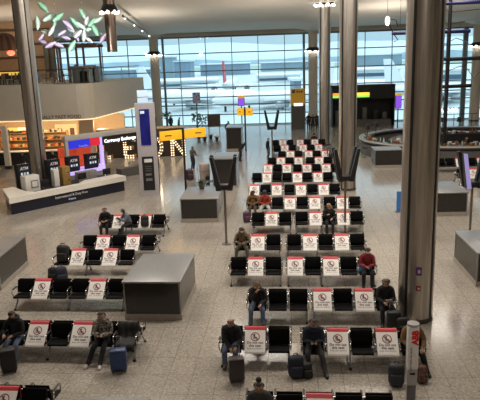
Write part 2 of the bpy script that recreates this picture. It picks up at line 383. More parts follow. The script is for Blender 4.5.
# ------------------------------------------------------------------ plinths (low display boxes)
def plinth(label, p, wx, dy, h=1.2, rz=math.atan(SL)):
    t = thing('plinth', label, 'plinth', (p[0], p[1], 0), rz, 'grey metal topped boxes on the concourse')     # p = front left floor corner
    part('base', MB().box((wx/2, dy/2, .09), (wx, dy, .18), PLBASE), t)
    part('body', MB().box((wx/2, dy/2, .18+(h-.24)/2), (wx-.04, dy-.04, h-.24), PLSIDE), t)
    part('top', MB().box((wx/2, dy/2, h-.03), (wx+.03, dy+.03, .06), PLTOP, bev=.015), t)
    for sx in (.035, wx-.035):
        for sy in (.035, dy-.035): part('corner_trim', MB().box((sx, sy, h/2+.04), (.04, .04, h-.2), GREYMET), t)
plinth('grey topped box in the left foreground, centre of the aisle', at(125, 319.5), 1.78, 2.65, 1.24, -.1)
plinth('grey topped box in mid aisle, carrying a small plant', at(181, 222.5), 1.84, 2.75, 1.18)
q = at(28, 264); plinth('dark box cut by the left edge of the view', (q.x-2.2, q.y-2.75), 2.2, 2.75, 1.2, -.02)
plinth('grey topped box left of the big steel column, beside oval bar', at(374.5, 168), 1.9, 1.7, 1.25)
plinth('grey topped box right of the big steel column', at(431, 216), 1.7, 2.6, 1.15)
plinth('dark box cut by right edge of the view', at(475.5, 287), 1.9, 2.6, 1.2)
plinth('grey topped box behind the nearest twin-finned mast', at(213.5, 189), 1.45, 2.6, 1.85)
plinth('far grey topped box near the window, behind small yellow signs', at(226.5, 151), 1.35, 2.4, 2.0)
q = at(64, 398, 1.2); plinth('box at the bottom edge of view, only its top showing', (q.x, q.y-2.6), 1.55, 2.6, 1.2)
t = thing('potted_plant', 'small green plant in a pot on the mid aisle box', 'plant', aty(202, 189, 30.4)); t.location.z = 1.18
part('pot', MB().lathe([(.12, 0), (.17, .22), (.15, .22)], BRONZE), t)
GREEN = mat('leaf_green', (.06, .12, .05), .6); lf = MB()
for k in range(26):
    a = random.uniform(0, 6.28); e = random.uniform(.15, 1.3); d = Vector((math.cos(a)*math.cos(e), math.sin(a)*math.cos(e), math.sin(e))); s_ = Vector((-math.sin(a), math.cos(a), 0))*.045
    b0 = Vector((0, 0, .2)); L_ = random.uniform(.3, .5); lf.add([b0, b0+d*L_*.5+s_, b0+d*L_-Vector((0, 0, .06)), b0+d*L_*.5-s_], [(0, 1, 2, 3)], GREEN)
part('leaves', lf, t)

# ------------------------------------------------------------------ seats
SPC = .612
def prof_seat():
    return [(-.47, .40), (-.485, .42), (-.47, .455), (-.40, .462), (-.2, .45), (-.06, .445), (-.05, .40), (-.2, .40)]
def prof_back():
    return [(-.10, .47), (-.075, .60), (-.035, .78), (-.012, .86), (0, .875), (.018, .868), (.022, .85), (-.005, .72), (-.035, .58), (-.055, .46)]
SEATM = MB().sweepx(prof_seat(), -.265, .265, BLK).mesh('seat'); BACKM = MB().sweepx(prof_back(), -.27, .27, BLK).mesh('backrest')
def arm_mesh():
    return MB().tube([(0, -.03, .44), (0, -.02, .60), (0, -.06, .655), (0, -.30, .665), (0, -.40, .645), (0, -.43, .58), (0, -.40, .47), (0, -.36, .42)], .021, CHROME).box((0, -.22, .678), (.05, .27, .02), BLKP, bev=.008).mesh('armrest')
ARMM = arm_mesh()
def leg_mesh(double):
    yb = .66 if double else .14
    m = MB().tube([(0, -.46, .03), (0, -.40, .10), (0, -.20, .30), (0, -.1, .36)], .024, GREYMET).cyl((0, -.47, .0), (0, -.47, .05), .04, BLKP)
    m.tube([(0, yb, .03), (0, yb-.06, .10), (0, yb-.26 if double else .0, .30), (0, .1 if double else -.05, .36)], .024, GREYMET).cyl((0, yb, 0), (0, yb, .05), .04, BLKP)
    return m.mesh('leg')
LEG2, LEG1 = leg_mesh(True), leg_mesh(False)
# do-not-sit cover, built once
def cover_mesh():
    m = MB(); wd = .265; P = [(.045, .62), (.05, .87), (.02, .905), (-.015, .895)]
    A, B = Vector((-.03, .885)), Vector((-.50, .435))
    for tt in (0, .10, .3, .5, .75, 1):
         q = A.lerp(B, tt); sag = .005*math.sin(PI*tt); P.append((q.x+sag*.3, q.y-sag))
    P += [(-.515, .40)]
    mats = []
    for i in range(len(P)-1):
        (y0, z0), (y1, z1) = P[i], P[i+1]; d = Vector((y1-y0, z1-z0)).normalized(); n = Vector((-d.y, d.x))*(-.004)
        red = i < 5; mm = SIGNR if red else SIGNW
        m.add([(-wd, y0, z0), (wd, y0, z0), (wd, y1, z1), (-wd, y1, z1), (-wd, y0+n.x, z0+n.y), (wd, y0+n.x, z0+n.y), (wd, y1+n.x, z1+n.y), (-wd, y1+n.x, z1+n.y)],
              [(0, 1, 2, 3), (4, 5, 6, 7), (0, 1, 5, 4), (1, 2, 6, 5), (2, 3, 7, 6), (3, 0, 4, 7)], mm)
    return m.mesh('seat_cover')
COVER = cover_mesh()
SLOPE = math.atan2(.45, .47)
def on_slope(t, off=.009):                              # point down the printed face, t in 0..1
    A, B = Vector((-.03, .885)), Vector((-.50, .435)); q = A.lerp(B, t); sag = .005*math.sin(PI*t)
    return Vector((0, q.x+sag*.3-.69*off, q.y-sag+.72*off))
def symbol_mesh():
    m = MB(); n = 28; r1, r2 = .118, .096; P = []
    for k in range(n): a = 2*PI*k/n; P += [(r1*math.cos(a), r1*math.sin(a), 0), (r2*math.cos(a), r2*math.sin(a), 0)]
    m.add([Vector(p) for p in P], [(2*k, 2*((k+1) % n), 2*((k+1) % n)+1, 2*k+1) for k in range(n)], REDINK)
    m.box((0, 0, .001), (.20, .02, .001), REDINK, rz=-PI/4)
    m.lathe([(.02, 0), (.02, .001)], INK, (-.015, .06, 0), 10)
    m.box((-.018, .012, 0), (.036, .07, .001), INK, rz=.1).box((.015, -.022, 0), (.075, .026, .001), INK).box((.045, -.05, 0), (.024, .06, .001), INK).box((-.05, -.01, 0), (.012, .1, .001), INK, rz=.12).box((-.01, -.052, 0), (.08, .012, .001), INK)
    return m.mesh('prohibition_symbol')
SYM = symbol_mesh()
T1 = text_mesh('Do not use', .092, INK, bold=.002); T2 = text_mesh('this seat', .092, INK, bold=.002); T3 = text_mesh('Keep your distance', .052, INK)
T0 = text_mesh('PLEASE', .04, SIGNW)
def put_cover(label, loc, rz):
    o = link('seat_cover', COVER, None, loc, rz); tag(o, label, 'seat cover', 'do-not-sit covers on the seats')
    for nm, me, tt in (('prohibition_symbol', SYM, .37), ('notice_text', T1, .61), ('notice_text', T2, .735), ('notice_text', T3, .85)):
        c = link(nm, me, o, on_slope(tt)); c.rotation_euler.x = SLOPE
ORD = ['first', 'second', 'third', 'fourth', 'fifth', 'sixth', 'seventh', 'eighth', 'ninth', 'tenth', 'eleventh', 'twelfth', 'thirteenth', 'fourteenth']
SEATS = {}
NUM = {2: 'two', 3: 'three', 4: 'four', 5: 'five', 6: 'six', 7: 'seven'}
def bench(rowname, block, seats, x, y, slope, side, key, rear=True, first_cover=0):
    rz = math.atan(slope); n = len(seats)
    dirx = Vector((math.cos(rz), math.sin(rz), 0)); base = Vector((x, y, 0))
    lab = 'run of %s black seats in %s row, %s block%s' % (NUM[n], rowname, block, side)
    t = thing('seat_bench', lab, 'bench', base, rz, 'runs of linked black waiting seats')
    link('seat_beam_and_shade', MB().box(((n-1)*SPC/2, .0 if not rear else .09, .37), (n*SPC-.06, .32 if not rear else .55, .055), GREYMET, bev=.01).box(((n-1)*SPC/2, .2 if rear else -.1, .365), (n*SPC-.05, .07, .07), GREYMET, bev=.01).mesh('seat_beam_and_shade'), t)  # the wide slab beside the beam is added to shade the floor below
    k = first_cover
    for i, c in enumerate(seats):
        lx_ = i*SPC
        link('seat', SEATM, t, (lx_, 0, 0)); link('backrest', BACKM, t, (lx_, 0, 0))
        if rear:
            link('seat', SEATM, t, (lx_, .18, 0), PI); link('backrest', BACKM, t, (lx_, .12, 0), PI)
        SEATS[(key, i)] = (base + dirx*lx_, rz)
        if c == 'S':
            k += 1
            put_cover('red and white seat cover, %s from left in %s row, %s block' % (ORD[k-1], rowname, block), base + dirx*lx_, rz)
    for i in range(n+1):
        link('armrest', ARMM, t, (i*SPC-SPC/2, 0, 0))
        if rear: link('armrest', ARMM, t, (i*SPC-SPC/2, .18, 0), PI)
    for i in ([0, n] if n < 5 else [0, n//2, n]): link('leg', LEG2 if rear else LEG1, t, (min(max(i*SPC-SPC/2, -.24), (n-1)*SPC+.24), 0, 0))
    link('back_rail', MB().cyl((-SPC/2+.02, .05, .80), ((n-.5)*SPC-.02, .05, .80), .016, CHROME).mesh('back_rail'), t)
    return k
def rowat(u, v): return at(u, v, .875)
RB = [('R0', 'nearest', [(260, 394, 'BBSBB')]),
      ('R1', 'second nearest', [(232, 327.5, 'BSB'), (313, 329.2, 'BSBSB')]),
      ('R2', 'third nearest', [(257.5, 290, 'BBB'), (322, 289.7, 'SBSB')]),
      ('R3', 'fourth nearest', [(238.5, 258, 'BSB'), (295, 257.8, 'SBSBB')]),
      ('R4', 'fifth nearest', [(242.5, 235.3, 'BSB'), (294, 235, 'BSBSB')]),
      ('R5', 'sixth nearest', [(258, 213, 'BSB'), (301.5, 212.2, 'BSBSB')]),
      ('R6', 'seventh nearest', [(253, 198, 'BBBSBS'), (329.5, 197.2, 'BSB')]),
      ('R7', 'eighth nearest', [(254.5, 185, 'SBS'), (289.5, 184.8, 'BSBSB')]),
      ('R8', 'ninth nearest', [(257, 173.2, 'BSB'), (287, 173, 'BSBSB')]),
      ('R9', 'tenth nearest', [(268, 164.7, 'SBS'), (297.3, 164.5, 'BSBSB')]),
      ('R10', 'eleventh nearest', [(272, 157.8, 'BSBS'), (310, 157.3, 'BSB')]),
      ('R11', 'fourth furthest', [(282, 151.3, 'BSB'), (308.5, 150.9, 'SBS')]),
      ('R12', 'second furthest', [(277, 145.2, 'BSB'), (303, 144.8, 'SBS')]),
      ('R13', 'furthest', [(275.5, 140.1, 'BSB'), (300, 139.6, 'SBSB')])]
RB = [(a, 'third furthest' if a == 'R11' else b, c) for a, b, c in RB]
for key, nm, units in RB:
    k = 0
    for ui, (u, v, s) in enumerate(units):
        p = rowat(u, v); side = '' if len(units) == 1 else (', left half' if ui == 0 else ', right half')
        k = bench(nm, 'right', s, p.x, p.y, -.088, side, key+'ab'[ui], True, k)
LB = [('L0', 'nearest', -6.02, None, 388, 35, 'BSB', True), ('L1', 'second nearest', None, 40.5, 322, 2, 'BBSBSBB', True), ('L2', 'third nearest', None, 44, 279.6, 1, 'BSBBSB', True),
      ('L3', 'third furthest', None, 80, 249.3, 1, 'BSBSB', False), ('L4', 'second furthest', None, 104.5, 235.8, 1, 'BSBSB', True), ('L5', 'furthest', None, 107, 215.3, 0, 'BSBSB', True)]
for key, nm, x0, u, v, i0, s, rear in LB:
    if u is None: p = rowat(i0, v); x, y = p.x-2*SPC, p.y+2*SPC*.1
    else: p = rowat(u, v); x, y = p.x-i0*SPC, p.y+i0*SPC*.1
    bench(nm, 'left', s, x, y, -.1, '', key, rear)
# benches on the far right, between the bar and the right-hand mast
for j, (u, v, s) in enumerate([(440, 158.5, 'BBS'), (462, 169, 'BSB'), (471, 158, 'BSB')]):
    p = rowat(u, v); bench(['front', 'middle', 'rear'][j], 'far right', s, p.x, p.y, -.088, '', 'F%d' % j, True)


# added upward fill lights that brighten the ceiling, without fittings of their own
for x, y, p in ((-0.8, 24.6, 200), (4.6, 26, 200), (9.4, 23.6, 200), (3.0, 50.7, 380), (-20, 54, 160), (-8, 56, 240), (14, 56, 380), (22, 50, 280)):
    l = area('ceiling_fill', (x, y, 4.2 if y < 53 else 7.0), .8, .8, p, (1, .90, .78), (PI, 0, 0)); l.data.spread = math.radians(150)

# ------------------------------------------------------------------ people
SKIN1 = mat('skin_light', (.52, .32, .23), .6, scale=20); SKIN2 = mat('skin_brown', (.24, .13, .085), .6, scale=20); SKIN3 = mat('skin_tan', (.40, .24, .16), .6, scale=20)
HBLK = mat('hair_black', (.012, .010, .009), .6); HBRN = mat('hair_brown', (.07, .038, .02), .6); HBLD = mat('hair_blond', (.36, .24, .12), .6); HGRY = mat('hair_grey', (.2, .19, .18), .6)
EYE = mat('eye_dark', (.02, .015, .012), .2); LIP = mat('lip', (.32, .13, .11), .5)
CB = mat('cloth_black', (.010, .010, .012), .85); CN = mat('cloth_navy', (.014, .018, .034), .85); CJ = mat('denim', (.10, .14, .22), .85, var=.2, scale=40)
CD = mat('cloth_charcoal', (.035, .035, .037), .85); CR = mat('cloth_red', (.24, .018, .025), .85); CBR = mat('cloth_brown', (.20, .11, .045), .85); CG = mat('cloth_grey', (.15, .17, .20), .85)
CW = mat('cloth_white', (.66, .64, .62), .8); COL_ = mat('cloth_olive', (.09, .08, .05), .85); CRD = mat('cloth_scarlet', (.36, .05, .03), .85); CTAN = mat('cloth_tan', (.40, .27, .16), .85)
CAMO = camo('camouflage', [(.05, .045, .03), (.16, .12, .065), (.26, .19, .10), (.08, .05, .03)], 14); CAMG = camo('grey_camouflage', [(.03, .03, .03), (.20, .18, .15), (.42, .39, .34), (.07, .065, .06)], 16)
MASKW = mat('mask_white', (.80, .80, .80), .7); MASKB = mat('mask_blue', (.45, .62, .72), .7); SHW = mat('shoe_white', (.62, .58, .54), .6); SHB = mat('shoe_black', (.012, .012, .012), .5); SHBR = mat('shoe_brown', (.14, .07, .035), .5)
def ik(a, b, l1, l2, pole):
    a, b, pole = Vector(a), Vector(b), Vector(pole); d = b-a; L = min(d.length, (l1+l2)*.995)
    dn = d.normalized(); b2 = a + dn*L; x = (l1*l1-l2*l2+L*L)/(2*L); h = math.sqrt(max(0, l1*l1-x*x))
    p = pole - dn*pole.dot(dn); p.normalize(); return a+dn*x+p*h, b2
def person(label, loc, rz, top, bottom, hair, skin, shoes, pose='sit', lean=.1, hands=None, feet=None, head=(0, 0), style='short', mask=None, hood=False, scale=1., spread=.11, group=None, lift=0., twist=0., bulk=.018, fingers=True):
    P = {}; FT = {}
    def node(n, pos, r, par, reg): P[n] = (Vector(pos), r, par, reg)
    sit = pose == 'sit'
    hz = .56 if sit else .95
    pel = Vector((0, 0, hz)); up = Vector((math.sin(twist), -math.sin(lean), math.cos(lean))).normalized(); fwd = Vector((0, -math.cos(lean), -math.sin(lean)))
    T = lambda d, f=0, x=0: pel + up*d + fwd*f + Vector((x, 0, 0))
    node('pelvis', pel, .135, None, 'hip'); node('waist', T(.17), .125, 'pelvis', 'torso'); node('chest', T(.34, .0), .145, 'waist', 'torso'); node('upper', T(.45, .005), .105, 'chest', 'torso')
    node('neck', T(.55, .015), .052, 'upper', 'neck')
    hy, hp = head; hd = (up*.8 + Vector((0, 0, .2))).normalized()
    hf = Vector((math.sin(hy)*math.cos(hp), -math.cos(hy)*math.cos(hp), -math.sin(hp)))
    hu = (hd - hf*hd.dot(hf)).normalized(); side = hf.cross(hu)
    nk = T(.55, .015); hc = nk + hd*.145 + hf*.03
    node('jaw', nk + hd*.07 + hf*.03, .066, 'neck', 'head'); node('skull', hc + hu*.01, .094, 'jaw', 'head'); node('crown', hc + hu*.07 - hf*.008, .072, 'skull', 'head')
    node('nose', hc + hf*.108 - hu*.022, .015, 'skull', 'head')
    for s, k in ((-1, 'r'), (1, 'l')): node('ear'+k, hc + side*(.1*s) - hu*.015, .016, 'skull', 'head')
    for s, k in ((-1, 'r'), (1, 'l')):
        sh = T(.43, 0, .185*s); node('sho'+k, sh, .068, 'upper', 'torso')
        hand = (hands or {}).get(k)
        if hand is None: hand = (.09*s, -.36, hz+.14) if sit else (.24*s, -.06, hz-.08)
        el, wr = ik(sh, hand, .29, .255, (s*.7, .35, -.8)); node('elb'+k, el, .046, 'sho'+k, 'arm'); node('wri'+k, wr, .031, 'elb'+k, 'arm')
        d = (wr-el).normalized(); lat = d.cross(Vector((0, 0, 1)));
        lat = lat.normalized() if lat.length > .1 else Vector((1, 0, 0)); nrm = lat.cross(d)*1.0
        if nrm.z > 0: nrm = -nrm
        node('palm'+k, wr + d*.07, .033, 'wri'+k, 'hand')
        if fingers:
            for i, (o, L1) in enumerate(((-.030, .034), (-.010, .042), (.010, .039), (.029, .030))):
                b0 = wr + d*.105 + lat*o
                node('f%d%s' % (i, k), b0, .010, 'palm'+k, 'hand'); node('g%d%s' % (i, k), b0 + d*L1*.8 + nrm*.016, .009, 'f%d%s' % (i, k), 'hand'); node('h%d%s' % (i, k), b0 + d*L1*1.15 + nrm*.042, .008, 'g%d%s' % (i, k), 'hand')
            it = Vector((-s, 0, 0)); lt = lat if lat.dot(it) > 0 else -lat
            node('t0'+k, wr + d*.06 + lt*.045 + nrm*.01, .011, 'palm'+k, 'hand'); node('t1'+k, wr + d*.095 + lt*.055 + nrm*.025, .009, 't0'+k, 'hand')
        hip = pel + Vector((.088*s, -.01, -.03)); node('hip'+k, hip, .098, 'pelvis', 'leg')
        ft = (feet or {}).get(k)
        if ft is None: ft = (spread*1.15*s, -.50, .075) if sit else (.10*s, .02, .075)
        kn, an = ik(hip, ft, .43, .43, (s*spread*1.2, -1, .5 if sit else 0)); node('knee'+k, kn, .066, 'hip'+k, 'leg'); node('calf'+k, kn.lerp(an, .4)+Vector((0, .02, 0)), .058, 'knee'+k, 'leg'); node('ank'+k, an, .042, 'calf'+k, 'leg')
        out = Vector((.25*s, -1, 0)).normalized(); z0 = max(.035, an.z-.045)
        FT[s] = an + out*.07; node('heel'+k, an + Vector((0, .03, z0-an.z)), .036, 'ank'+k, 'foot'); node('toe'+k, an + out*.17 + Vector((0, 0, z0-an.z-.006)), .030, 'ank'+k, 'foot')
    names = list(P); ix = {n: i for i, n in enumerate(names)}
    me = bpy.data.meshes.new('figure'); me.from_pydata([P[n][0] for n in names], [(ix[P[n][2]], ix[n]) for n in names if P[n][2]], [])
    o = bpy.data.objects.new('figure', me); C.objects.link(o); md = o.modifiers.new('skin', 'SKIN'); md.use_smooth_shade = True
    sv = me.skin_vertices[0].data
    for n in names:
        r = P[n][1]; sv[ix[n]].radius = (r, r); sv[ix[n]].use_root = (n == 'pelvis')
    ss = o.modifiers.new('sub', 'SUBSURF'); ss.levels = 2; ss.render_levels = 2
    bpy.context.view_layer.update()
    bm_ = bpy.data.meshes.new_from_object(o.evaluated_get(bpy.context.evaluated_depsgraph_get())); bpy.data.objects.remove(o); bpy.data.meshes.remove(me)
    zmin = min(v.co.z for v in bm_.vertices)
    # region of every vertex from the nearest bone
    bones = [(P[n][0], P[P[n][2]][0], .5*(P[n][1]+P[P[n][2]][1]), P[n][3]) for n in names if P[n][2]]
    def region(q):
        best = None
        for a, b, r, reg in bones:
            ab = b-a; t_ = max(0, min(1, (q-a).dot(ab)/max(1e-9, ab.length_squared))); dd = (q-(a+ab*t_)).length/r
            if best is None or dd < best[0]: best = (dd, reg)
        return best[1]
    reg = [region(v.co) for v in bm_.vertices]; nor = [v.normal.copy() for v in bm_.vertices]; vco = [v.co.copy() for v in bm_.vertices]
    polys = [tuple(p.vertices) for p in bm_.polygons]
    for p in bm_.polygons: p.use_smooth = True
    bm_.materials.clear(); bm_.materials.append(skin)
    bm_.name = 'person'
    body = link('person', bm_, None, loc, rz); body.scale = (scale,)*3; tag(body, label, 'person', group)
    body.location = Vector(loc) + Vector((0, 0, lift - (0 if sit else zmin*scale)))
    sdx = [min(FT, key=lambda s: (q-FT[s]).length) for q in vco]
    def shell(name, m, test, off, extra=None):
        used = {}; vs = []; fs = []
        for p in polys:
            if sum(1 for k in p if test(k)) >= (len(p)+1)//2:
                f = []
                for k in p:
                    if k not in used: used[k] = len(vs); vs.append(vco[k] + nor[k]*off + (extra(k) if extra else Vector()))
                    f.append(used[k])
                fs.append(f)
        if not fs: return
        q = bpy.data.meshes.new(name); q.from_pydata(vs, [], fs); q.materials.append(m)
        for pp in q.polygons: pp.use_smooth = True
        return link(name, q, body)
    shell('trousers', bottom, lambda k: reg[k] in ('leg', 'hip'), .012)
    shell('jacket', top, lambda k: reg[k] in ('torso', 'arm', 'hip') and (reg[k] != 'hip' or vco[k].z > hz-.02), bulk)
    for sx_ in (-1, 1): shell('shoe', shoes, lambda k: reg[k] == 'foot' and (sdx[k] == sx_), .012)
    def hairtest(k):
        if reg[k] not in ('head', 'neck'): return False
        v = vco[k]-hc; f, u = v.dot(hf), v.dot(hu)
        if style == 'bald': return False
        if style == 'fringe': return u > .03 and f < .2 or f < -.015 and u > -.09
        if style == 'long': return u > .05 or f < .005 and reg[k] in ('head', 'neck')
        return u > .06 or (f < .0 and u > -.06)
    h = shell('hair', hair, hairtest, .016 if style != 'long' else .026)
    if style == 'bun': part('hair_bun', MB().sphere(hc + hu*.15 - hf*.05, .062, hair), body)
    if style == 'long': part('hair_length', MB().sphere(hc - hu*.14 - hf*.055, .1, hair, 12, (1, .6, 1.3)), body)
    if hood: part('hood', MB().tube([nk + Vector((math.cos(a)*.11, math.sin(a)*.10+.03, .0+.02*math.sin(a))) for a in [2*PI*i/12 for i in range(12)]], .045, top, 8, True), body)
    if style == 'cap': part('hat', MB().sphere(hc + hu*.06, .115, hair, 14, (1, 1, .75)), body)
    for s in (-1, 1): part('eye', MB().sphere(hc + hf*.088 + side*(.034*s) + hu*.005, .011, EYE, 8), body)
    if mask: part('face_mask', MB().sphere(hc + hf*.055 - hu*.052, .07, mask, 12, (.95, .85, .75)), body)
    else: part('mouth', MB().box(hc + hf*.092 - hu*.062, (.042, .012, .010), LIP, rz=hy, bev=.004), body)
    return body
def seatp(key, i, fwd_=.17):
    b, rz = SEATS[(key, i)]; return b + Vector((math.sin(rz)*fwd_, -math.cos(rz)*fwd_, 0)), rz
def phone(label, owner, pos, tilt=.7):
    o = link('phone', MB().box((0, 0, 0), (.075, .012, .15), BLKP, rx=tilt, bev=.006).mesh('phone'), None)
    o.matrix_world = Matrix.Translation(owner.location) @ Matrix.Rotation(owner.rotation_euler.z, 4, 'Z') @ Matrix.Translation(Vector(pos)); tag(o, label, 'phone')
PH = {'l': (.05, -.33, .76), 'r': (-.05, -.33, .76)}
p, rz = seatp('R1a', 0); person('bald person in black jacket and jeans with suitcase, front row left', p, rz, CB, CJ, HBLK, SKIN3, SHBR, lean=.22, head=(.35, .35), style='bald', hands={'l': (.16, -.42, .62), 'r': (-.02, -.42, .60)}, feet={'r': (-.14, -.34, .075), 'l': (.10, -.46, .075)}, spread=.14)
p, rz = seatp('R1b', 0); o = person('person in navy jacket looking at phone, charcoal trousers, seated beside backpack', p, rz, CN, CD, HBLK, SKIN3, SHB, lean=.16, head=(.05, .6), hands=PH, feet={'r': (-.13, -.50, .075), 'l': (.28, -.62, .075)}, spread=.17); phone('phone held by person in navy jacket', o, (0, -.42, .80))
p, rz = seatp('R1b', 4); person('person in brown coat and blue mask sitting behind the white pillar', p, rz, CBR, CB, HBRN, SKIN1, SHB, lean=.12, head=(.5, .25), style='long', mask=MASKB, feet={'r': (-.05, -.50, .075), 'l': (.30, -.52, .075)}, hands={'l': (.2, -.36, .64), 'r': (-.1, -.34, .66)})
p, rz = seatp('R2a', 0); person('person in black jacket resting chin on hand, third nearest row', p, rz, CB, CJ, HBRN, SKIN1, SHB, lean=.24, head=(-.15, .35), hands={'r': (-.02, -.32, .98), 'l': (.14, -.40, .66)}, spread=.16)
p, rz = seatp('R2b', 3); person('person in black holding white papers beside the steel column', p, rz, CB, CB, HBRN, SKIN1, SHB, lean=.1, head=(-.1, .35), style='long', hands={'l': (.06, -.36, .74), 'r': (-.1, -.36, .70)}); 
o = link('paper_sheets', MB().box((0, 0, 0), (.20, .14, .012), MASKW, rx=-.5, bev=.003).mesh('paper_sheets'), None, p + Vector((.0, -.44, .80)), rz); tag(o, 'white papers held by seated person in black', 'papers')
p, rz = seatp('R3b', 4); person('person in red jacket and white mask at right end of a row', p, rz, CR, CB, HBLK, SKIN2, SHB, lean=.1, head=(.05, .3), mask=MASKW, hands={'l': (.05, -.32, .72), 'r': (-.08, -.34, .72)}, feet={'r': (-.14, -.36, .075), 'l': (.12, -.50, .075)})
p, rz = seatp('R4a', 0); person('person in brown camouflage jacket with white mask, seated at row end', p, rz, CAMO, COL_, HBLK, SKIN2, SHB, lean=.2, head=(.1, .55), mask=MASKW, hood=True, hands={'l': (.12, -.34, .72), 'r': (-.12, -.34, .72)}, spread=.2)
p, rz = seatp('R5b', 2); person('blond person in black top with tan scarf sitting sideways', p, rz, CB, CB, HBLD, SKIN1, SHB, lean=.1, head=(-1.0, .2), style='long', hood=False, hands={'r': (-.12, -.30, .86), 'l': (.12, -.34, .70)})
p, rz = seatp('R6a', 0); person('person in brown coat seated left of companion in red', p, rz, CBR, COL_, HBLK, SKIN2, SHB, lean=.15, head=(.5, .3), style='long', hands={'l': (.14, -.3, .72), 'r': (-.1, -.3, .70)})
p, rz = seatp('R6a', 1); person('person in scarlet coat, blue hat and white trousers', p, rz, CRD, CW, mat('hat_blue', (.03, .05, .11), .8), SKIN2, SHW, lean=.2, head=(-.3, .6), style='cap', spread=.2)
p, rz = seatp('L1', 2-1); person('person in black hooded top sitting left of first cover, left block', p, rz, CB, CJ, HBLK, SKIN1, SHB, lean=.12, head=(-.5, .35), hood=True, style='fringe', hands={'r': (-.22, -.30, .72), 'l': (.05, -.32, .70)})
p, rz = seatp('L1', 0); person('person in dark coat cut by the left edge of view', p + Vector((-.14, -.25, 0)), rz+.5, CB, CB, HBLK, SKIN3, SHB, lean=.35, head=(.7, .4), style='short', hands={'l': (.22, -.42, .74), 'r': (.0, -.42, .72)})
p, rz = seatp('L1', 5); o = person('person in grey camouflage hoodie and white trainers looking at phone', p, rz, CAMG, CB, HBLK, SKIN1, SHW, lean=.12, head=(0, .6), hands=PH, hood=True, feet={'r': (-.30, -.62, .075), 'l': (.03, -.66, .075)}, spread=.09); phone('phone held by person in grey camouflage hoodie', o, (0, -.42, .80))
p, rz = seatp('L5', 0); person('person in black seated at left end of furthest left row', p, rz, CB, CB, HBLK, SKIN3, SHB, lean=.15, head=(.3, .3), hands={'l': (.16, -.3, .75), 'r': (-.1, -.3, .72)})
p, rz = seatp('L5', 2); person('person in slate blue shirt leaning toward his neighbour, left block', p + Vector((-.12, 0, 0)), rz-.9, CG, CD, HBLK, SKIN2, SHB, lean=.4, head=(0, .3), hands={'l': (.05, -.50, .86), 'r': (-.12, -.52, .82)})
p, rz = seatp('R0a' if ('R0a', 0) in SEATS else 'R0', 0); person('person with dark hair in a bun, nearest row at bottom edge', p, rz, CD, CB, HBLK, SKIN3, SHB, lean=.12, head=(0, .5), style='bun', hands=PH)
q = at(193, 170); person('standing person in olive top and dark shorts, mid hall', q, .9, COL_, CN, HBLK, SKIN2, SHW, pose='stand', hands={'l': (.12, -.34, 1.12), 'r': (-.12, -.34, 1.12)}, lean=.03)
q = at(268, 160); person('standing person in dark coat at left of the far rows', q, 1.2, CB, COL_, HBRN, SKIN1, SHB, pose='stand', lean=.03)
q = at(331, 166); person('standing person in grey jacket at right end of the far rows', q, -.6, CG, CD, HBLK, SKIN3, SHB, pose='stand', lean=.05)
b, rz = SEATS[('R13b', 2)]; person('dark haired person facing the window in furthest row', b + Vector((0, .33, 0)), rz+PI, CB, CB, HBLK, SKIN3, SHB)
q = at(314, 131); 
# ------------------------------------------------------------------ luggage
def suitcase(label, p, rz, m, w_=.42, d_=.26, h=.62, handle=.4):
    t = thing('suitcase', label, 'suitcase', (p[0], p[1], 0), rz)
    part('shell', MB().box((0, 0, .06+h/2), (w_, d_, h), m, bev=.045), t)
    if handle: part('handle', MB().tube([(-.09, d_*.3, h), (-.09, d_*.3, h+handle), (.09, d_*.3, h+handle), (.09, d_*.3, h)], .011, CHROME).box((0, d_*.3, h+handle), (.2, .03, .03), BLKP, bev=.01), t)
    part('ridge', MB().box((0, -d_/2-.004, .06+h/2), (w_*.7, .012, h*.8), m, bev=.005), t)
    for sx in (-1, 1):
        for sy in (-1, 1): part('wheel', MB().cyl((sx*w_*.38-.015, sy*d_*.32, .03), (sx*w_*.38+.015, sy*d_*.32, .03), .03, BLKP, 10), t)
def backpack(label, p, rz, m, s=1., z=0., lean=-.15, name='backpack', cat='backpack'):
    t = thing(name, label, cat, (p[0], p[1], z), rz); t.scale = (s,)*3
    part('main_body', MB().box((0, 0, .24), (.34, .22, .47), m, rx=lean, bev=.09), t)
    part('front_pocket', MB().box((0, -.13, .16), (.26, .09, .24), m, rx=lean, bev=.035), t)
    part('grab_handle', MB().tube([(-.05, .03, .46), (-.04, .03, .52), (.04, .03, .52), (.05, .03, .46)], .012, BLKP), t)
    for sx in (-1, 1): part('strap', MB().tube([(sx*.1, .08, .44), (sx*.12, .19, .34), (sx*.12, .2, .16), (sx*.1, .1, .05)], .018, BLKP), t)
BAGN = mat('bag_navy', (.012, .016, .032), .7); BAGK = mat('bag_black', (.012, .012, .013), .6); CASEB = mat('case_blue', (.018, .05, .15), .35); CASED = mat('case_charcoal', (.035, .028, .030), .4); BAGP = mat('bag_purple', (.07, .025, .055), .6)
FLOR = camo('floral_fabric', [(.04, .03, .03), (.22, .11, .06), (.10, .05, .06), (.3, .2, .14)], 18); BAGB = mat('bag_sky_blue', (.02, .17, .34), .5)
q = at(237, 382); suitcase('dark charcoal suitcase standing in front of bald person', q, .1, CASED, .38, .24, .60, .35)
q = at(119.5, 371); suitcase('blue hard suitcase with raised handle beside person in camouflage hoodie', q, .12, CASEB, .42, .26, .56, .35)
q = at(296, 376); backpack('navy backpack on floor beside person in navy jacket', q, .1, BAGN, 1.15)
q = at(307, 377); backpack('smaller black bag leaning by the person in navy jacket', q, .3, BAGK, .8)
q = at(396, 384); backpack('slate dark shoulder bag on floor, left of white pillar', q, -.2, mat('bag_slate', (.02, .026, .034), .6), 1.1, name='shoulder_bag', cat='bag')
q = at(421, 381); backpack('floral patterned holdall on floor, right of white pillar', q, .1, FLOR, .85, name='holdall', cat='bag')
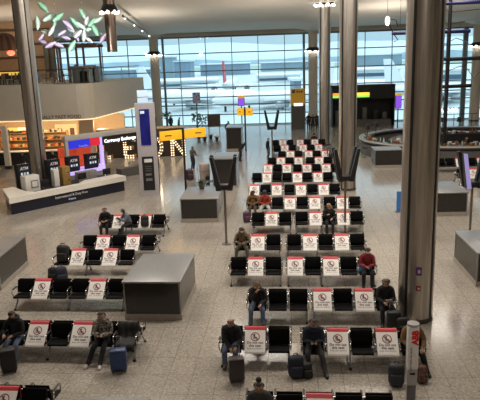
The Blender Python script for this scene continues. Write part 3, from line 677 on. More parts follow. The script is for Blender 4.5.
q = at(393, 331); suitcase('black suitcase by the base of the big steel column', q, 0, BAGK, .36, .24, .55, .3)
q = at(402, 333); backpack('black rucksack next to suitcase by the big steel column', q, .2, BAGK, 1.0)
q = at(10, 372); suitcase('black cabin case at the left edge, by seated travellers', q, .3, BAGK, .38, .26, .6, 0)
b, rz = SEATS[('R3b', 4)]; backpack('bright blue bag on lap side of person in red jacket', b + Vector((-.22, -.30, 0)), rz, BAGB, .62, .47, name='carrier_bag', cat='bag')
q = at(247, 222); backpack('purple holdall on floor beside person in brown coat', q, .2, BAGP, 1.1, name='holdall', cat='bag')
b, rz = SEATS[('L5', 3)]; backpack('black backpack leaning on the cover in furthest left row', b + Vector((-.02, -.42, 0)), rz, BAGK, 1.05, .46)
b, rz = SEATS[('L3', 0)]; backpack('bulky black coat and bag heaped on the first seat', b + Vector((0, -.2, 0)), rz, BAGK, 1.35, .462, name='heaped_coat', cat='coat')
q = at(62, 283); backpack('navy blue rucksack standing on floor behind the third nearest left row', q, .5, BAGN, 1.3)
q = at(54, 281); backpack('black duffel bag beside navy rucksack, left block', q, -.2, BAGK, 1.1)
b, rz = SEATS[('R4a', 1)]; backpack('small black handbag on the floor by the camouflage jacket', b + Vector((-.1, -.72, 0)), rz, BAGK, .6, 0, name='handbag', cat='bag')
# coat spread over the last seat of the left second row
b, rz = SEATS[('L1', 6)]
cm = MB(); P_ = []; n_ = 10
pro = [(.09, .60), (.07, .80), (.03, .905), (-.03, .90), (-.07, .72), (-.12, .56), (-.25, .50), (-.42, .49), (-.52, .44), (-.54, .30)]
for i in range(n_+1):
    x = -.27+.54*i/n_
    for y, z in pro: P_.append((x, y + .018*math.sin(i*2.1+z*9), z + .014*math.sin(i*1.7+y*11)+.01))
k_ = len(pro); cm.add(P_, [(i*k_+j, i*k_+j+1, (i+1)*k_+j+1, (i+1)*k_+j) for i in range(n_) for j in range(k_-1)], BAGK, True)
o = link('draped_coat', cm.mesh('draped_coat'), None, b, rz); sm = o.modifiers.new('thick', 'SOLIDIFY'); sm.thickness = .02; tag(o, 'black coat draped over the right end seat, second nearest left row', 'coat')

# ------------------------------------------------------------------ twin-finned light masts
LILAC = mat('screen_lilac', (.36, .32, .66), .4, emit=.5); POLE = mat('pole_metal', (.30, .26, .22), .35, .9)
def mast(label, u, v, screen=False, top=3.8, rz=0., light=False):
    p = at(u, v); t = thing('finned_mast', label, 'mast', p, rz, 'masts with flared black fins')
    part('base_plate', MB().cyl((0, 0, 0), (0, 0, .03), .2, POLE, 24), t)
    part('pole', MB().cyl((0, 0, .03), (0, 0, 2.45), .052, POLE, 16), t)
    part('hub', MB().box((0, 0, 2.5), (.46, .40, .22), BLKP, bev=.03), t)
    for sx in (-1, 1):
        for sy in (-1, 1):
            a, b = Vector((sx*.23, sy*.17, 2.38)), Vector((sx*.50, sy*.30, top)); wv = Vector((.11, 0, 0)); wt = Vector((.065, 0, 0)); dv = Vector((0, .10, 0))
            q = [a-wv-dv, a+wv-dv, a+wv+dv, a-wv+dv, b-wt-dv, b+wt-dv, b+wt+dv, b-wt+dv]
            fin = part('fin', MB().add(q, [(0, 1, 2, 3), (4, 5, 6, 7), (0, 1, 5, 4), (1, 2, 6, 5), (2, 3, 7, 6), (3, 0, 4, 7)], BLKP), t)
            if screen and sx < 0 and sy < 0:
                e = Vector((0, -.115, 0)); k = [x*1 for x in (a-wv*.8+e, a+wv*.8+e, b+wt*1.2+e, b-wt*1.2+e)]; k2 = [x-Vector((0, .02, 0)) for x in k]
                part('lit_panel', MB().add(k+k2, [(0, 1, 2, 3), (4, 5, 6, 7), (0, 1, 5, 4), (1, 2, 6, 5), (2, 3, 7, 6), (3, 0, 4, 7)], LILAC), t)
    for sx in (-1, 1):
        a, b = Vector((sx*.235, 0, 2.42)), Vector((sx*.485, 0, top-.05)); d1 = Vector((0, .16, 0)); d2 = Vector((0, .30, 0)); n_ = Vector((.012, 0, 0))
        part('glass_side', MB().add([a-d1-n_, a+d1-n_, b+d2-n_, b-d2-n_, a-d1+n_, a+d1+n_, b+d2+n_, b-d2+n_], [(0, 1, 2, 3), (4, 5, 6, 7), (0, 1, 5, 4), (1, 2, 6, 5), (2, 3, 7, 6), (3, 0, 4, 7)], CLEAR), t)
    return t
mast('black finned mast standing in the aisle by mid plinth', 226.5, 244)
mast('black finned mast in front of the second steel column', 345, 233)
mast('black finned mast with lilac lit panel at right edge', 469, 244, True)
mast('distant black finned mast left of the furthest seat rows', 272.5, 160.5)
# ------------------------------------------------------------------ signs on posts
BLUS = mat('screen_blue', (.02, .03, .55), .3, emit=.8); PURP = mat('screen_purple', (.25, .08, .75), .3, emit=.9); PALE = mat('screen_pale', (.55, .70, .85), .3, emit=.5)
YELS = YEL
def flagsign(label, u, v, z, h, w_, rz, drop):
    p = at(u, v); t = thing('wayfinding_sign', label, 'sign', p, 0, 'yellow wayfinding signs')
    part('post', MB().cyl((0, 0, 0), (0, 0, z+h+.1), .07, BLKP, 12), t)
    for s in (-1, 1):
        part('panel', MB().box((s*(w_/2+.09)*math.cos(rz), s*(w_/2+.09)*math.sin(rz), z+h/2), (w_, .10, h), YELS, rz=rz, bev=.012), t)
        part('arrow', MB().box((s*(w_*.7)*math.cos(rz)+.06*math.sin(rz), s*(w_*.7)*math.sin(rz)-.06*math.cos(rz), z+h/2), (w_*.3, .01, h*.12), INK, rz=rz), t)
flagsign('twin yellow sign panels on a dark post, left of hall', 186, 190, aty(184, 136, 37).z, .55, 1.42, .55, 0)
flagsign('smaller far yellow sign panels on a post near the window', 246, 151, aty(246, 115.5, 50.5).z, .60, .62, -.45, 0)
def totem(label, u, v, Y, z0, z1, w_, m, cap=None):
    p = aty(u, 60, Y); t = thing('screen_totem', label, 'screen', (p.x, Y, 0), 0, 'information screens on posts')
    part('post', MB().cyl((0, .06, 0), (0, .06, z1), .06, BLKP, 10), t)
    part('casing', MB().box((0, 0, (z0+z1)/2), (w_+.1, .10, z1-z0+.1), BLKP), t); part('screen', MB().box((0, -.06, (z0+z1)/2), (w_, .02, z1-z0), m), t)
    if cap: part('cap', MB().box((0, -.04, z1+.14), (w_+.1, .16, .22), cap), t)
zz = lambda u, v, Y: aty(u, v, Y).z
totem('blue and white picture screen on a post, by left windows', 194.5, 126, 67, zz(194, 103, 67), zz(194, 93, 67), .72, camo('picture_screen', [(.05, .08, .35), (.45, .55, .7), (.6, .35, .5), (.7, .75, .85)], 3))
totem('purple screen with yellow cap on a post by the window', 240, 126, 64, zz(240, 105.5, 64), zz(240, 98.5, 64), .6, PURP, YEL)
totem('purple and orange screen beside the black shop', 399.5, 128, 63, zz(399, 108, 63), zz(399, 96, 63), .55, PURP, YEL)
p = at(398.5, 212); t = thing('banner_stand', 'narrow blue banner just left of big steel column', 'banner', (p.x, p.y, 0))
part('banner', MB().box((0, 0, .55), (.22, .03, 1.0), mat('banner_blue', (.04, .16, .42), .5, emit=.15)), t); part('foot', MB().box((0, 0, .03), (.3, .3, .06), GREYMET), t)
# gold and dark kiosk by the window
p = aty(297, 60, 65.5); zb, zm, zt = 0, zz(297, 105, 65.5), zz(297, 88.5, 65.5)
t = thing('information_kiosk', 'tall kiosk with gold top and dark lower half by window', 'kiosk', (p.x, p.y, 0))
part('lower_body', MB().box((0, 0, zm/2), (1.40, .8, zm), mat('kiosk_grey', (.09, .085, .08), .35)), t); part('upper_body', MB().box((0, 0, (zm+zt)/2), (1.46, .84, zt-zm), GOLD), t)
part('light_panel', MB().box((.05, -.43, zm+.08), (.95, .03, .30), mat('panel_lit', (.9, .86, 1), .4, emit=1.2)), t)
part('pictogram', MB().box((-.45, -.43, zt-.3), (.32, .02, .3), INK), t)
for k in range(3): part('letter_mark', MB().box((-.06+.24*k, -.43, zt-.32), (.17, .02, .2), INK), t)
# black shop front by the window
p0, p1 = aty(332, 60, 66), aty(395.5, 60, 66); W = p1.x-p0.x; h = zz(375, 84.5, 66)
t = thing('shop_unit', 'black shop unit by the window right of centre', 'shop', ((p0.x+p1.x)/2, 66, 0))
SHOPB = mat('shop_black', (.008, .008, .009), .6); SHOPG = mat('shop_grey', (.09, .085, .08), .5)
part('back_wall', MB().box((0, 1.4, h/2), (W, .1, h), SHOPB), t); part('roof', MB().box((0, .6, h-.1), (W, 1.7, .2), SHOPB), t); part('fascia', MB().box((0, -.2, h-.75), (W, .12, 1.5), SHOPB), t)
for sx in (-1, 1): part('side_wall', MB().box((sx*(W/2-.05), .6, h/2), (.1, 1.7, h), SHOPB), t)
for x, m, hh_ in ((-2.7, SHOPG, 1.7), (-1.0, SHOPG, 1.9), (.3, SHOPG, 2.0), (1.5, SHOPB, 1.6), (2.5, SHOPG, 1.4)): part('display_stand', MB().box((x, .7, hh_/2), (.5, .5, hh_), m, bev=.03), t)
part('counter', MB().box((.3, -.0, .35), (W*.8, .5, .7), SHOPG), t)
sg = thing('light_box_sign', 'glowing orange, yellow and green strip sign on black shop', 'sign', (aty(351.5, 60, 65.6).x, 65.6, zz(361, 95, 65.6)))
W2 = aty(370, 60, 65.6).x-aty(333, 60, 65.6).x
part('orange_strip', MB().box((-W2*.25, 0, .12), (W2*.5, .1, .28), mat('strip_orange', (1, .35, .03), .5, emit=1.1)), sg); part('yellow_strip', MB().box((W2*.25, 0, .12), (W2*.5, .1, .28), mat('strip_yellow', (1, .75, .08), .5, emit=1.1)), sg)
part('green_strip', MB().box((0, 0, -.14), (W2, .1, .20), mat('strip_green', (.35, .85, .12), .5, emit=1.0)), sg)
# ------------------------------------------------------------------ white sponsor pillar in the foreground
PW = mat('pillar_white', (.86, .85, .85), .4); PG = mat('pillar_grey', (.42, .41, .42), .35); ABBR = mat('logo_red', (.80, .02, .03), .5)
q = at(410, 412); z2 = aty(409, 323, q.y).z; t = thing('charging_pillar', 'white round-topped pillar with red vertical lettering at lower right', 'pillar', q, -.08)
zl = lambda v: aty(409, v, q.y-.1).z
part('lower_body', MB().box((0, 0, zl(386)/2), (.19, .16, zl(386)), mat('pillar_dark', (.16, .15, .16), .3), bev=.03), t)
part('grey_section', MB().box((0, 0, (zl(386)+zl(370))/2), (.215, .20, zl(370)-zl(386)), PG, bev=.012), t)
part('white_section', MB().box((0, 0, (zl(370)+z2-.05)/2), (.225, .21, z2-.05-zl(370)), PW, bev=.02), t)
part('rounded_cap', MB().cyl((0, 0, z2-.06), (0, 0, z2), .125, PG, 32), t)
part('slot', MB().box((0, -.103, zl(374)), (.11, .01, .05), DARK), t)
face_text('ABB', .18, ABBR, t, (.035, -.109, (zl(343)+zl(331))/2-.02), rx=PI/2, ry=-PI/2, bold=.012, name='logo_lettering')
face_text('Let\u2019s write the future', .062, INK, t, (-.045, -.109, zl(359)), rx=PI/2, ry=-PI/2, name='small_lettering', bold=.001)
face_text('Electric charging', .04, INK, t, (.03, -.109, zl(359)), rx=PI/2, ry=-PI/2, name='small_lettering') if False else None
part('base_collar', MB().lathe([(.2, 0), (.2, .10), (.13, .16)], mat('collar_purple', (.12, .06, .22), .4), (0, 0, .0), 24), t)
# plates on the big column
def on_column(name, label, cat, u, v, w_, h_, m, m2, sh):
    p = aty(u, v, by-.47); d = Vector((p.x-bx, p.y-by, 0)).normalized(); rz = math.atan2(d.x, -d.y)
    t = thing(name, label, cat, Vector((bx, by, p.z))+d*.52, rz)
    part('plate', MB().box((0, 0, 0), (w_, .03, h_), m, bev=.006), t); part('symbol', MB().box((.01, -.018, .0), (w_*.4, .01, h_*.4), m2, bev=.004), t)
on_column('wall_sign', 'small purple sign with white mark on the big column', 'sign', 418.5, 271, .17, .25, mat('plate_purple', (.13, .04, .24), .5), MASKW, 0)
on_column('call_point', 'small red call point low on the big column', 'call point', 418, 288, .13, .15, mat('plate_red', (.35, .04, .05), .5), MASKW, 0)

# ------------------------------------------------------------------ retail island on the left
A = at(11, 215.5); B = at(127, 190.5); ang = math.atan2(B.y-A.y, B.x-A.x); LEN = (B-A).length
ex = Vector((math.cos(ang), math.sin(ang), 0)); ey = Vector((-math.sin(ang), math.cos(ang), 0))
def dl(x, y, z=0.): return A + ex*x + ey*y + Vector((0, 0, z))
t = thing('service_desk', 'long white topped desk with navy lettered front on left', 'desk', A, ang)
part('front_panel', MB().prism([(.10, .10), (LEN-.1, .10), (LEN-.1, .9), (1.3, .9), (1.45, 2.7), (1.03, 2.7)], .0, .62, NAVY), t)
part('desk_top', MB().prism([(0, 0), (LEN, 0), (LEN, 1.0), (LEN-2.3, 1.0), (LEN-3.0, .45), (1.7, .45), (1.45, 1.0), (1.6, 2.8), (.95, 2.8)], .62, .92, mat('desk_white', (.82, .79, .72), .35)), t)
part('inner_shelf', MB().prism([(1.6, 1.0), (1.9, .5), (LEN-3.1, .5), (LEN-2.4, 1.02), (LEN, 1.02), (LEN, 2.5), (1.65, 2.5)], .0, .72, SHOPB), t)
face_text('International & Duty Free', .20, MASKW, t, (LEN*.50, .09, .42), name='front_lettering', bold=.002); face_text('shopping', .13, PALE, t, (LEN*.50, .09, .20), name='front_lettering')
def deskthing(name, label, cat, x, y, z, fn, rz=0., group=None):
    t = thing(name, label, cat, dl(x, y, z), ang+rz, group); fn(t); return t
def f_white(t):
    part('body', MB().box((0, 0, .45), (.85, .6, .9), WHITE, bev=.02), t); part('framed_panel', MB().box((.1, -.31, .42), (.44, .02, .44), GREYMET), t); part('inner_panel', MB().box((.1, -.325, .42), (.32, .02, .32), WHITE), t)
deskthing('display_cabinet', 'white cabinet with grey framed square, left end of desk', 'cabinet', 2.15, 1.75, .72, f_white)
def f_panel(t):
    part('body', MB().box((0, 0, .5), (.32, .4, 1.0), WHITE, bev=.02), t)
deskthing('display_pillar', 'white upright pillar beside brown timber cabinet on desk', 'pillar', 3.72, 1.75, .72, f_panel)
def f_wood(t):
    part('body', MB().box((0, 0, .55), (.50, .5, 1.1), mat('timber', (.30, .18, .05), .5, var=.2, scale=5), bev=.015), t)
    for z in (.3, .75): part('knob', MB().sphere((.12, -.27, z), .05, INK, 8), t)
deskthing('timber_cabinet', 'golden brown timber cabinet at the middle of desk', 'cabinet', 4.3, 1.7, .72, f_wood)
def f_grey(t):
    part('body', MB().box((0, 0, .3), (1.3, .4, .6), mat('stone_grey', (.26, .25, .24), .5), bev=.02), t); part('seam', MB().box((.1, -.205, .3), (.02, .01, .56), INK), t)
deskthing('counter_screen', 'grey partition panel on the right half of desk', 'partition', 5.75, 1.7, .72, f_grey)
def f_mon(t):
    part('screen', MB().box((0, 0, .38), (.55, .05, .36), BLKP, bev=.01), t); part('stand', MB().cyl((0, .03, 0), (0, .03, .25), .03, BLKP), t); part('foot', MB().box((0, .03, .01), (.25, .2, .02), BLKP), t)
for x, lb in ((2.9, 'black monitor on desk between white cabinet and white pillar'), (5.35, 'black monitor right of the timber cabinet'), (7.1, 'black monitor at the right end of the desk')): deskthing('monitor', lb, 'monitor', x, 1.5, .72, f_mon, 0, 'monitors on the desk')
def f_key(t):
    part('keys', MB().box((0, 0, .012), (.42, .15, .024), BLKP, bev=.006), t)
for x, lb in ((1.6, 'left of the white cabinet front'), (3.2, 'before the left monitor'), (6.1, 'before the grey partition')): deskthing('keyboard', 'black keyboard on the desk, '+lb, 'keyboard', x, 1.15, .72, f_key, 0, 'keyboards on the desk')
def f_atm(t):
    part('cabinet', MB().box((0, .2, 1.06), (.78, .4, 2.12), SHOPB, bev=.01), t); part('header_panel', MB().box((0, -.015, 1.72), (.80, .05, .84), NAVY), t)
    face_text('ATM', .24, MASKW, t, (0, -.045, 1.88), name='header_lettering', bold=.006)
    for k in range(3): part('card_mark', MB().box((-.18+.18*k, -.045, 1.58), (.11, .01, .14), PALE if k != 1 else MASKW), t)
for x, lb in ((2.35, 'leftmost, behind white cabinet'), (4.25, 'second from the left'), (5.6, 'third from the left'), (6.95, 'rightmost, by lilac counter')): deskthing('cash_machine', 'black cash machine with lettered header, '+lb, 'cash machine', x, 2.75, 0, f_atm, 0, 'cash machines behind the desk')
lt = thing('lit_ledge', 'violet glowing ledge in front of the two right-hand cash machines', 'ledge', dl(5.0, 2.55), ang); LIL = mat('lit_lilac', (.55, .45, .95), .4, emit=.7)
part('glow_strip', MB().box((1.3, 0, 1.12), (2.7, .18, .2), LIL), lt); part('ledge_front', MB().box((1.3, 0, .51), (2.6, .12, 1.02), mat('ledge_grey', (.30, .29, .30), .5)), lt)
# exchange kiosk behind
t = thing('exchange_kiosk', 'pale framed exchange kiosk with black lettered sign behind desk', 'kiosk', dl(5.7, 3.75), ang); WK = 6.1; t.scale.z = .955
KF = mat('kiosk_frame', (.50, .47, .44), .45)
part('roof', MB().box((WK/2, .15, 3.27), (WK, .45, .34), KF, bev=.03), t)
LIL = mat('lit_lilac', (.55, .45, .95), .4, emit=.7)
for x, m in ((.1, KF), (2.65, LIL), (WK-.1, KF)): part('post', MB().box((x, .05, 1.55), (.2, .2, 3.1), m), t)
part('blue_sign', MB().box((1.0, -.02, 2.83), (1.5, .1, .52), BLUS), t); part('red_sign', MB().box((2.15, -.02, 2.85), (.72, .1, .52), mat('sign_bright_red', (.65, .02, .05), .4, emit=.5)), t)
face_text('Travelex', .2, MASKW, t, (1.25, -.08, 2.68), name='sign_lettering')
RED = mat('orange_red_wall', (.75, .09, .02), .5, emit=.35, var=.35, scale=3)
part('back_panel', MB().box((1.35, 1.2, 1.6), (2.4, .1, 1.9), RED), t)
part('lit_counter', MB().box((1.3, .0, 1.1), (2.7, .5, .28), LIL), t); part('counter_front', MB().box((1.3, .1, .5), (2.6, .4, .96), KF), t)
part('exchange_sign', MB().box((4.35, -.06, 2.80), (3.3, .12, .56), SHOPB), t)
face_text('Currency Exchange', .325, mat('lettering_lit', (1, 1, 1), .4, emit=1.6), t, (4.08, -.13, 2.78), name='sign_lettering', bold=.008)
part('exchange_counter', MB().box((5.0, .3, .3), (1.9, .6, .6), SHOPG), t)
for x in (3.3,): part('brochure_rack', MB().box((x, .9, 1.45), (.5, .3, .9), camo('brochures', [(.08, .05, .03), (.35, .28, .16), (.6, .5, .35), (.05, .05, .05)], 9)), t)
# tall media tower
p = at(150.5, 195.5); hT = aty(150, 103, p.y).z; t = thing('media_tower', 'tall pale tower with blue screen and dark lower panel', 'tower', p, .12)
TOW = mat('tower_pale', (.46, .44, .47), .4); w_ = 1.12
part('casing', MB().box((0, .25, hT/2), (w_, .5, hT), TOW, bev=.02), t)
part('blue_screen', MB().box((-.04, -.015, (aty(150, 145, p.y).z+aty(150, 109, p.y).z)/2), (.56, .04, aty(150, 109, p.y).z-aty(150, 145, p.y).z), mat('screen_deep_blue', (.010, .012, .16), .3, emit=.22, var=.5, scale=2)), t)
part('screen_heading', MB().box((-.16, -.04, aty(150, 112, p.y).z), (.24, .01, .16), PALE), t)
zc, zd = aty(150, 190, p.y).z, aty(150, 156.5, p.y).z
part('service_panel', MB().box((-.02, -.015, (zc+zd)/2), (.66, .04, zd-zc), SHOPB), t)
part('lit_label', MB().box((0, -.04, zd-.23), (.44, .01, .20), MASKW), t)
for k in range(3): part('button_row', MB().box((0, -.04, zd-.58-.13*k), (.36, .01, .06), SHOPG), t)
part('card_slot', MB().box((-.02, -.04, zd-1.05), (.34, .02, .12), GREYMET), t); part('tray', MB().box((0, -.06, zd-1.35), (.36, .08, .14), GREYMET), t)
part('side_strip', MB().box((.58, .25, hT/2-.4), (.04, .4, hT-.9), SHOPB), t)
t2 = thing('rooftop_screen', 'pale blue screen standing on top of the media tower', 'screen', (p.x-.12, p.y+.25, hT), .12)
part('panel', MB().box((0, 0, .37), (.58, .1, .70), PALE, bev=.01), t2); part('divider', MB().box((0, -.055, .33), (.58, .01, .03), INK), t2)
# ------------------------------------------------------------------ mezzanine
MZ0, MZ1 = 3.5, 6.2
FX, FY = -10.9, 46.0
poly = [(-34, 47.6)] + [(FX-1.2*(1-math.sin(a)), FY+.08+1.2*(1-math.cos(a))) for a in (0, .4, .8, 1.2, 1.57)] + [(-9.0, 59.5), (-34, 61)]
struct('mezzanine_floor', MB().prism(poly, MZ0, MZ1, BEIGE))
WG = mat('warm_strip', (1, .74, .42), .4, emit=1.1)
t = link('trim_5', MB().tube([Vector((x, y-.03, MZ0+.02)) for x, y in poly[:-2]] + [Vector((-8.97, 59.5, MZ0+.02))], .035, WG).mesh('trim_5')); t['kind'] = 'structure'
yf = lambda x: FY + SL*(x-FX)
xa, xb = aty(27, 110, 46.8).x, aty(82.5, 110, 46.2).x
fs = thing('fascia_lettering', 'dark letters along the lower edge of beige mezzanine fascia', 'sign', ((xa+xb)/2, yf((xa+xb)/2)-.05, aty(60, 116.8, 46.4).z), math.atan2(1.6-.08, -(34-11.6)) + PI)
face_text('NATURALLY FAST FOOD', .38, mat('letter_brown', (.10, .075, .05), .5), fs, (0, 0, 0), name='letters', bold=.006).scale.x = 1.0
# glass balustrade with rail
t = thing('balustrade', 'glass balustrade with thin dark rail along mezzanine edge', 'balustrade', (0, 0, 0))
edge = [(-30, 47.45), (-26, 47.18), (-22, 46.9), (-18, 46.6), (-15, 46.4), (-12.3, 46.2), (-11.15, 46.9), (-10.75, 50), (-10.0, 54), (-9.3, 59.3)]
part('handrail', MB().tube([(x-.05, y+.12, MZ1+1.1) for x, y in edge], .035, BLKP), t); 
for (x, y), (x2, y2) in zip(edge, edge[1:]):
    part('pane', MB().add([(x-.05, y+.12, MZ1+.05), (x2-.05, y2+.12, MZ1+.05), (x2-.05, y2+.12, MZ1+1.05), (x-.05, y+.12, MZ1+1.05)], [(0, 1, 2, 3)], CLEAR), t); part('post', MB().cyl((x-.05, y+.12, MZ1), (x-.05, y+.12, MZ1+1.1), .03, GREYMET, 8), t)
WALLB = mat('restaurant_wall', (.40, .27, .16), .6, var=.1); TIMB = mat('pergola_timber', (.10, .055, .035), .5)
s_ = MB().box((-24, 58.5, 9.3), (14, .3, 6.2), WALLB); struct('wall_restaurant', s_)
ow = MB()
for z in (8.4, 9.6, 10.9): ow.box((-24, 58.3, z), (14, .1, .22), TIMB)
struct('trim_6', ow)
DKW = mat('dark_doorway', (.03, .022, .018), .6)
def upper(u, v, Y): return aty(u, v, Y)
# striped awning
ax = upper(4, 45, 52); t = thing('striped_awning', 'brown striped dome awning over the upstairs restaurant, far left', 'awning', (ax.x, 52, zz(4, 51, 52)))
n = 14
for k in range(n):
    a0, a1 = PI*k/n, PI*(k+1)/n; P_ = []
    for a_ in (a0, a1):
        for e in range(7): ee = e/6*PI/2; P_.append((-1.5*math.cos(a_)*math.cos(ee*.999), -1.1*math.sin(a_)*math.cos(ee), 1.5*math.sin(ee)))
    part('awning_stripe', MB().add(P_, [(e, e+1, 8+e, 7+e) for e in range(6)], mat('awning_red', (.05, .018, .014), .7) if k % 2 else mat('awning_tan', (.10, .055, .03), .7), True), t)
q = upper(11, 53, 51.5); t = thing('neon_lamp', 'red glowing lamp under the striped awning', 'lamp', (q.x, 51.5, q.z)); part('bulb', MB().sphere((0, 0, 0), .27, mat('neon_red', (1, .10, .05), .4, emit=4), 14, (1.2, 1, .8)), t); part('cable', MB().cyl((0, 0, .2), (0, 0, 1.2), .02, BLKP), t)
q = upper(8, 73, 50); t = thing('bar_counter', 'yellow lit bar counter upstairs at far left', 'counter', (q.x, 50.3, MZ1)); part('body', MB().box((0, 0, .5), (4.6, .6, 1.0), DKW), t); part('lit_front', MB().box((0, -.32, .90), (4.6, .05, .30), mat('amber_glow', (1, .60, .12), .4, emit=.8)), t); part('top', MB().box((0, 0, 1.04), (4.8, .8, .08), TIMB), t)
point('restaurant_lamp', (-21, 50, 9.2), 160, (1, .62, .30)); point('restaurant_lamp', (-16.5, 51, 8.8), 90, (1, .7, .42))
# pergola
q0, q1 = upper(45, 47, 50), upper(97, 46.5, 50); t = thing('pergola', 'brown timber pergola over upstairs tables, before the windows', 'pergola', (q0.x, 50, MZ1)); W = q1.x-q0.x; hp_ = q0.z-MZ1
part('front_beam', MB().box((W/2, 0, hp_), (W, .25, .22), TIMB), t); part('rear_beam', MB().box((W/2, 2.2, hp_), (W, .25, .22), TIMB), t)
for k in range(9): part('slat', MB().box((W*(k+.5)/9, 1.1, hp_+.16), (.12, 2.6, .1), TIMB), t)
for u in (60.5, 68, 77, 84): 
    x = upper(u, 60, 50).x-q0.x; part('post', MB().box((x, 0, hp_/2), (.16, .16, hp_), TIMB), t)
for x in (.3, W-.3): part('post', MB().box((x, 2.2, hp_/2), (.16, .16, hp_), TIMB), t)
# doorway panels behind, tables, chairs and screens upstairs
for k, u in enumerate((47, 53)): 
    q = upper(u, 60, 58); t = thing('tall_panel', ['dark narrow panel on the upstairs wall left of pergola', 'dark narrow panel on the upstairs wall behind pergola end'][k], 'panel', (q.x, 58.1, 7.0), 0, 'panels on the restaurant wall'); part('frame', MB().box((0, 0, 1.2), (.5, .12, 2.4), TIMB), t); part('infill', MB().box((0, -.07, 1.2), (.32, .04, 2.1), mat('panel_green', (.12, .16, .13), .4)), t)
CHW = mat('chair_wood', (.17, .10, .06), .5)
def cafe_chair(label, x, y, z, rz, m):
    t = thing('cafe_chair', label, 'chair', (x, y, z), rz, 'upstairs cafe chairs')
    part('seat', MB().box((0, 0, .45), (.42, .42, .05), m, bev=.015), t); part('backrest', MB().box((0, .2, .72), (.42, .04, .42), m, bev=.015, rx=-.12), t)
    for sx in (-1, 1):
        for sy in (-1, 1): part('leg', MB().cyl((sx*.18, sy*.18, 0), (sx*.17, sy*.17, .45), .018, CHROME, 8), t)
CS = [(1, 48.2), (5, 48.6), (9, 48.1), (13, 48.7), (17, 48.3), (40, 48.3), (44, 48.8), (48, 48.2), (52, 48.7), (56, 48.3), (60, 49), (70, 48.4)]
for i, (u, Y) in enumerate(CS):
    x = upper(u, 76, Y).x; cafe_chair('upstairs cafe chair behind the balustrade, %s from left' % ORD[i], x, Y, MZ1, random.uniform(-2, 2), [CHW, CD, mat('chair_grey', (.25, .27, .30), .5)][i % 3])
for i, (u, Y) in enumerate([(3, 49.4), (11, 49.5), (46, 49.6), (54, 49.9), (64, 48.2)]):
    x = upper(u, 76, Y).x; t = thing('cafe_table', 'upstairs cafe table, %s from left' % ORD[i], 'table', (x, Y, MZ1), 0, 'upstairs cafe tables'); part('top', MB().cyl((0, 0, .70), (0, 0, .74), .38, CHW, 24), t); part('stem', MB().cyl((0, 0, 0), (0, 0, .70), .035, BLKP), t); part('foot', MB().cyl((0, 0, 0), (0, 0, .03), .22, BLKP, 20), t)
for i, (u, w2, h2, m) in enumerate([(77, 1.0, 1.3, SHOPG), (84, .7, .95, SHOPB), (90, .9, 1.35, mat('cupboard_brown', (.16, .13, .10), .5)), (96, .5, 1.25, SHOPG)]):
    x = upper(u, 70, 48.6).x; t = thing('cupboard', ['wide grey cupboard under the pergola', 'low black cupboard under the pergola', 'brown cupboard at right end of pergola', 'slim grey cupboard by balustrade corner'][i], 'cupboard', (x, 48.6, MZ1)); part('body', MB().box((0, 0, h2/2), (w2, .5, h2), m, bev=.01), t); part('door', MB().box((0, -.26, h2/2), (w2*.85, .02, h2*.85), m), t)
x = upper(75, 65, 49.6).x; person('seated person in dark clothes on the mezzanine beneath pergola', (x, 49.6, MZ1+.1), .3, CB, CB, HBLK, SKIN3, SHB, fingers=False)
t = thing('stool', 'dark stool under the seated person on mezzanine', 'stool', (x, 49.6, MZ1)); part('seat', MB().cyl((0, 0, .46), (0, 0, .52), .2, CHW, 20), t); part('leg', MB().cyl((0, 0, 0), (0, 0, .46), .04, BLKP), t)
# shops underneath
WARMW = mat('shop_warm_wall', (.62, .45, .27), .6); SHELF = mat('shelf_oak', (.45, .30, .15), .5)
struct('wall_shop', MB().box((-22, 53.5, 1.65), (24, .3, 3.3), WARMW))
point('shop_lamp', (-17.8, 49.5, 2.8), 260, (1, .72, .42)); point('shop_lamp', (-14, 50, 2.8), 230, (1, .72, .42)); point('shop_lamp', (-11.5, 50.5, 2.8), 150, (1, .75, .48)); point('shop_lamp', (-22, 50, 2.8), 120, (1, .72, .42))
xs = lambda u, Y: aty(u, 140, Y).x
t = thing('menu_board', 'glowing orange and cream menu board under the mezzanine, left', 'board', (xs(19, 52), 52.6, zz(19, 134, 52.6)))
part('orange_panel', MB().box((-.75, 0, 0), (1.0, .08, 1.1), mat('menu_orange', (1, .50, .12), .5, emit=1.0, var=.3, scale=4)), t); part('cream_panel', MB().box((.55, 0, 0), (1.5, .08, 1.1), mat('menu_cream', (1, .80, .52), .5, emit=.9, var=.2, scale=4)), t)
for k in range(4): part('dish_picture', MB().box((.1+.45*(k % 2), -.05, .2-.4*(k//2)), (.28, .02, .2), CHW), t)
def shelfunit(label, u, Y, W, n, seed):
    rd = random.Random(seed); x = xs(u, Y); t = thing('shelf_unit', label, 'shelf', (x, Y, 0), 0, 'shelf units in the shops')
    part('back', MB().box((0, .2, 1.1), (W, .05, 2.2), SHELF), t)
    for sx in (-1, 1): part('side', MB().box((sx*W/2, 0, 1.1), (.05, .4, 2.2), SHELF), t)
    for k in range(n): 
        z = .25+1.8*k/(n-1); part('shelf', MB().box((0, 0, z), (W, .4, .04), SHELF), t)
        xx = -W/2+.12
        while xx < W/2-.12:
            w1 = rd.uniform(.1, .22); h1 = rd.uniform(.14, .3); m = rd.choice([mat('pack_cream', (.75, .62, .40), .5), mat('pack_red', (.45, .07, .03), .5), mat('pack_dark', (.06, .04, .03), .5), mat('pack_orange', (.75, .30, .06), .5)])
            tag(link('packet', MB().box((0, 0, h1/2), (w1, .2, h1), m, bev=.01).mesh('packet'), None, (x+xx+w1/2, Y-.05, z+.02)), 'small packet among others on %s' % label, 'packet', 'packets on %s' % label); xx += w1+.04
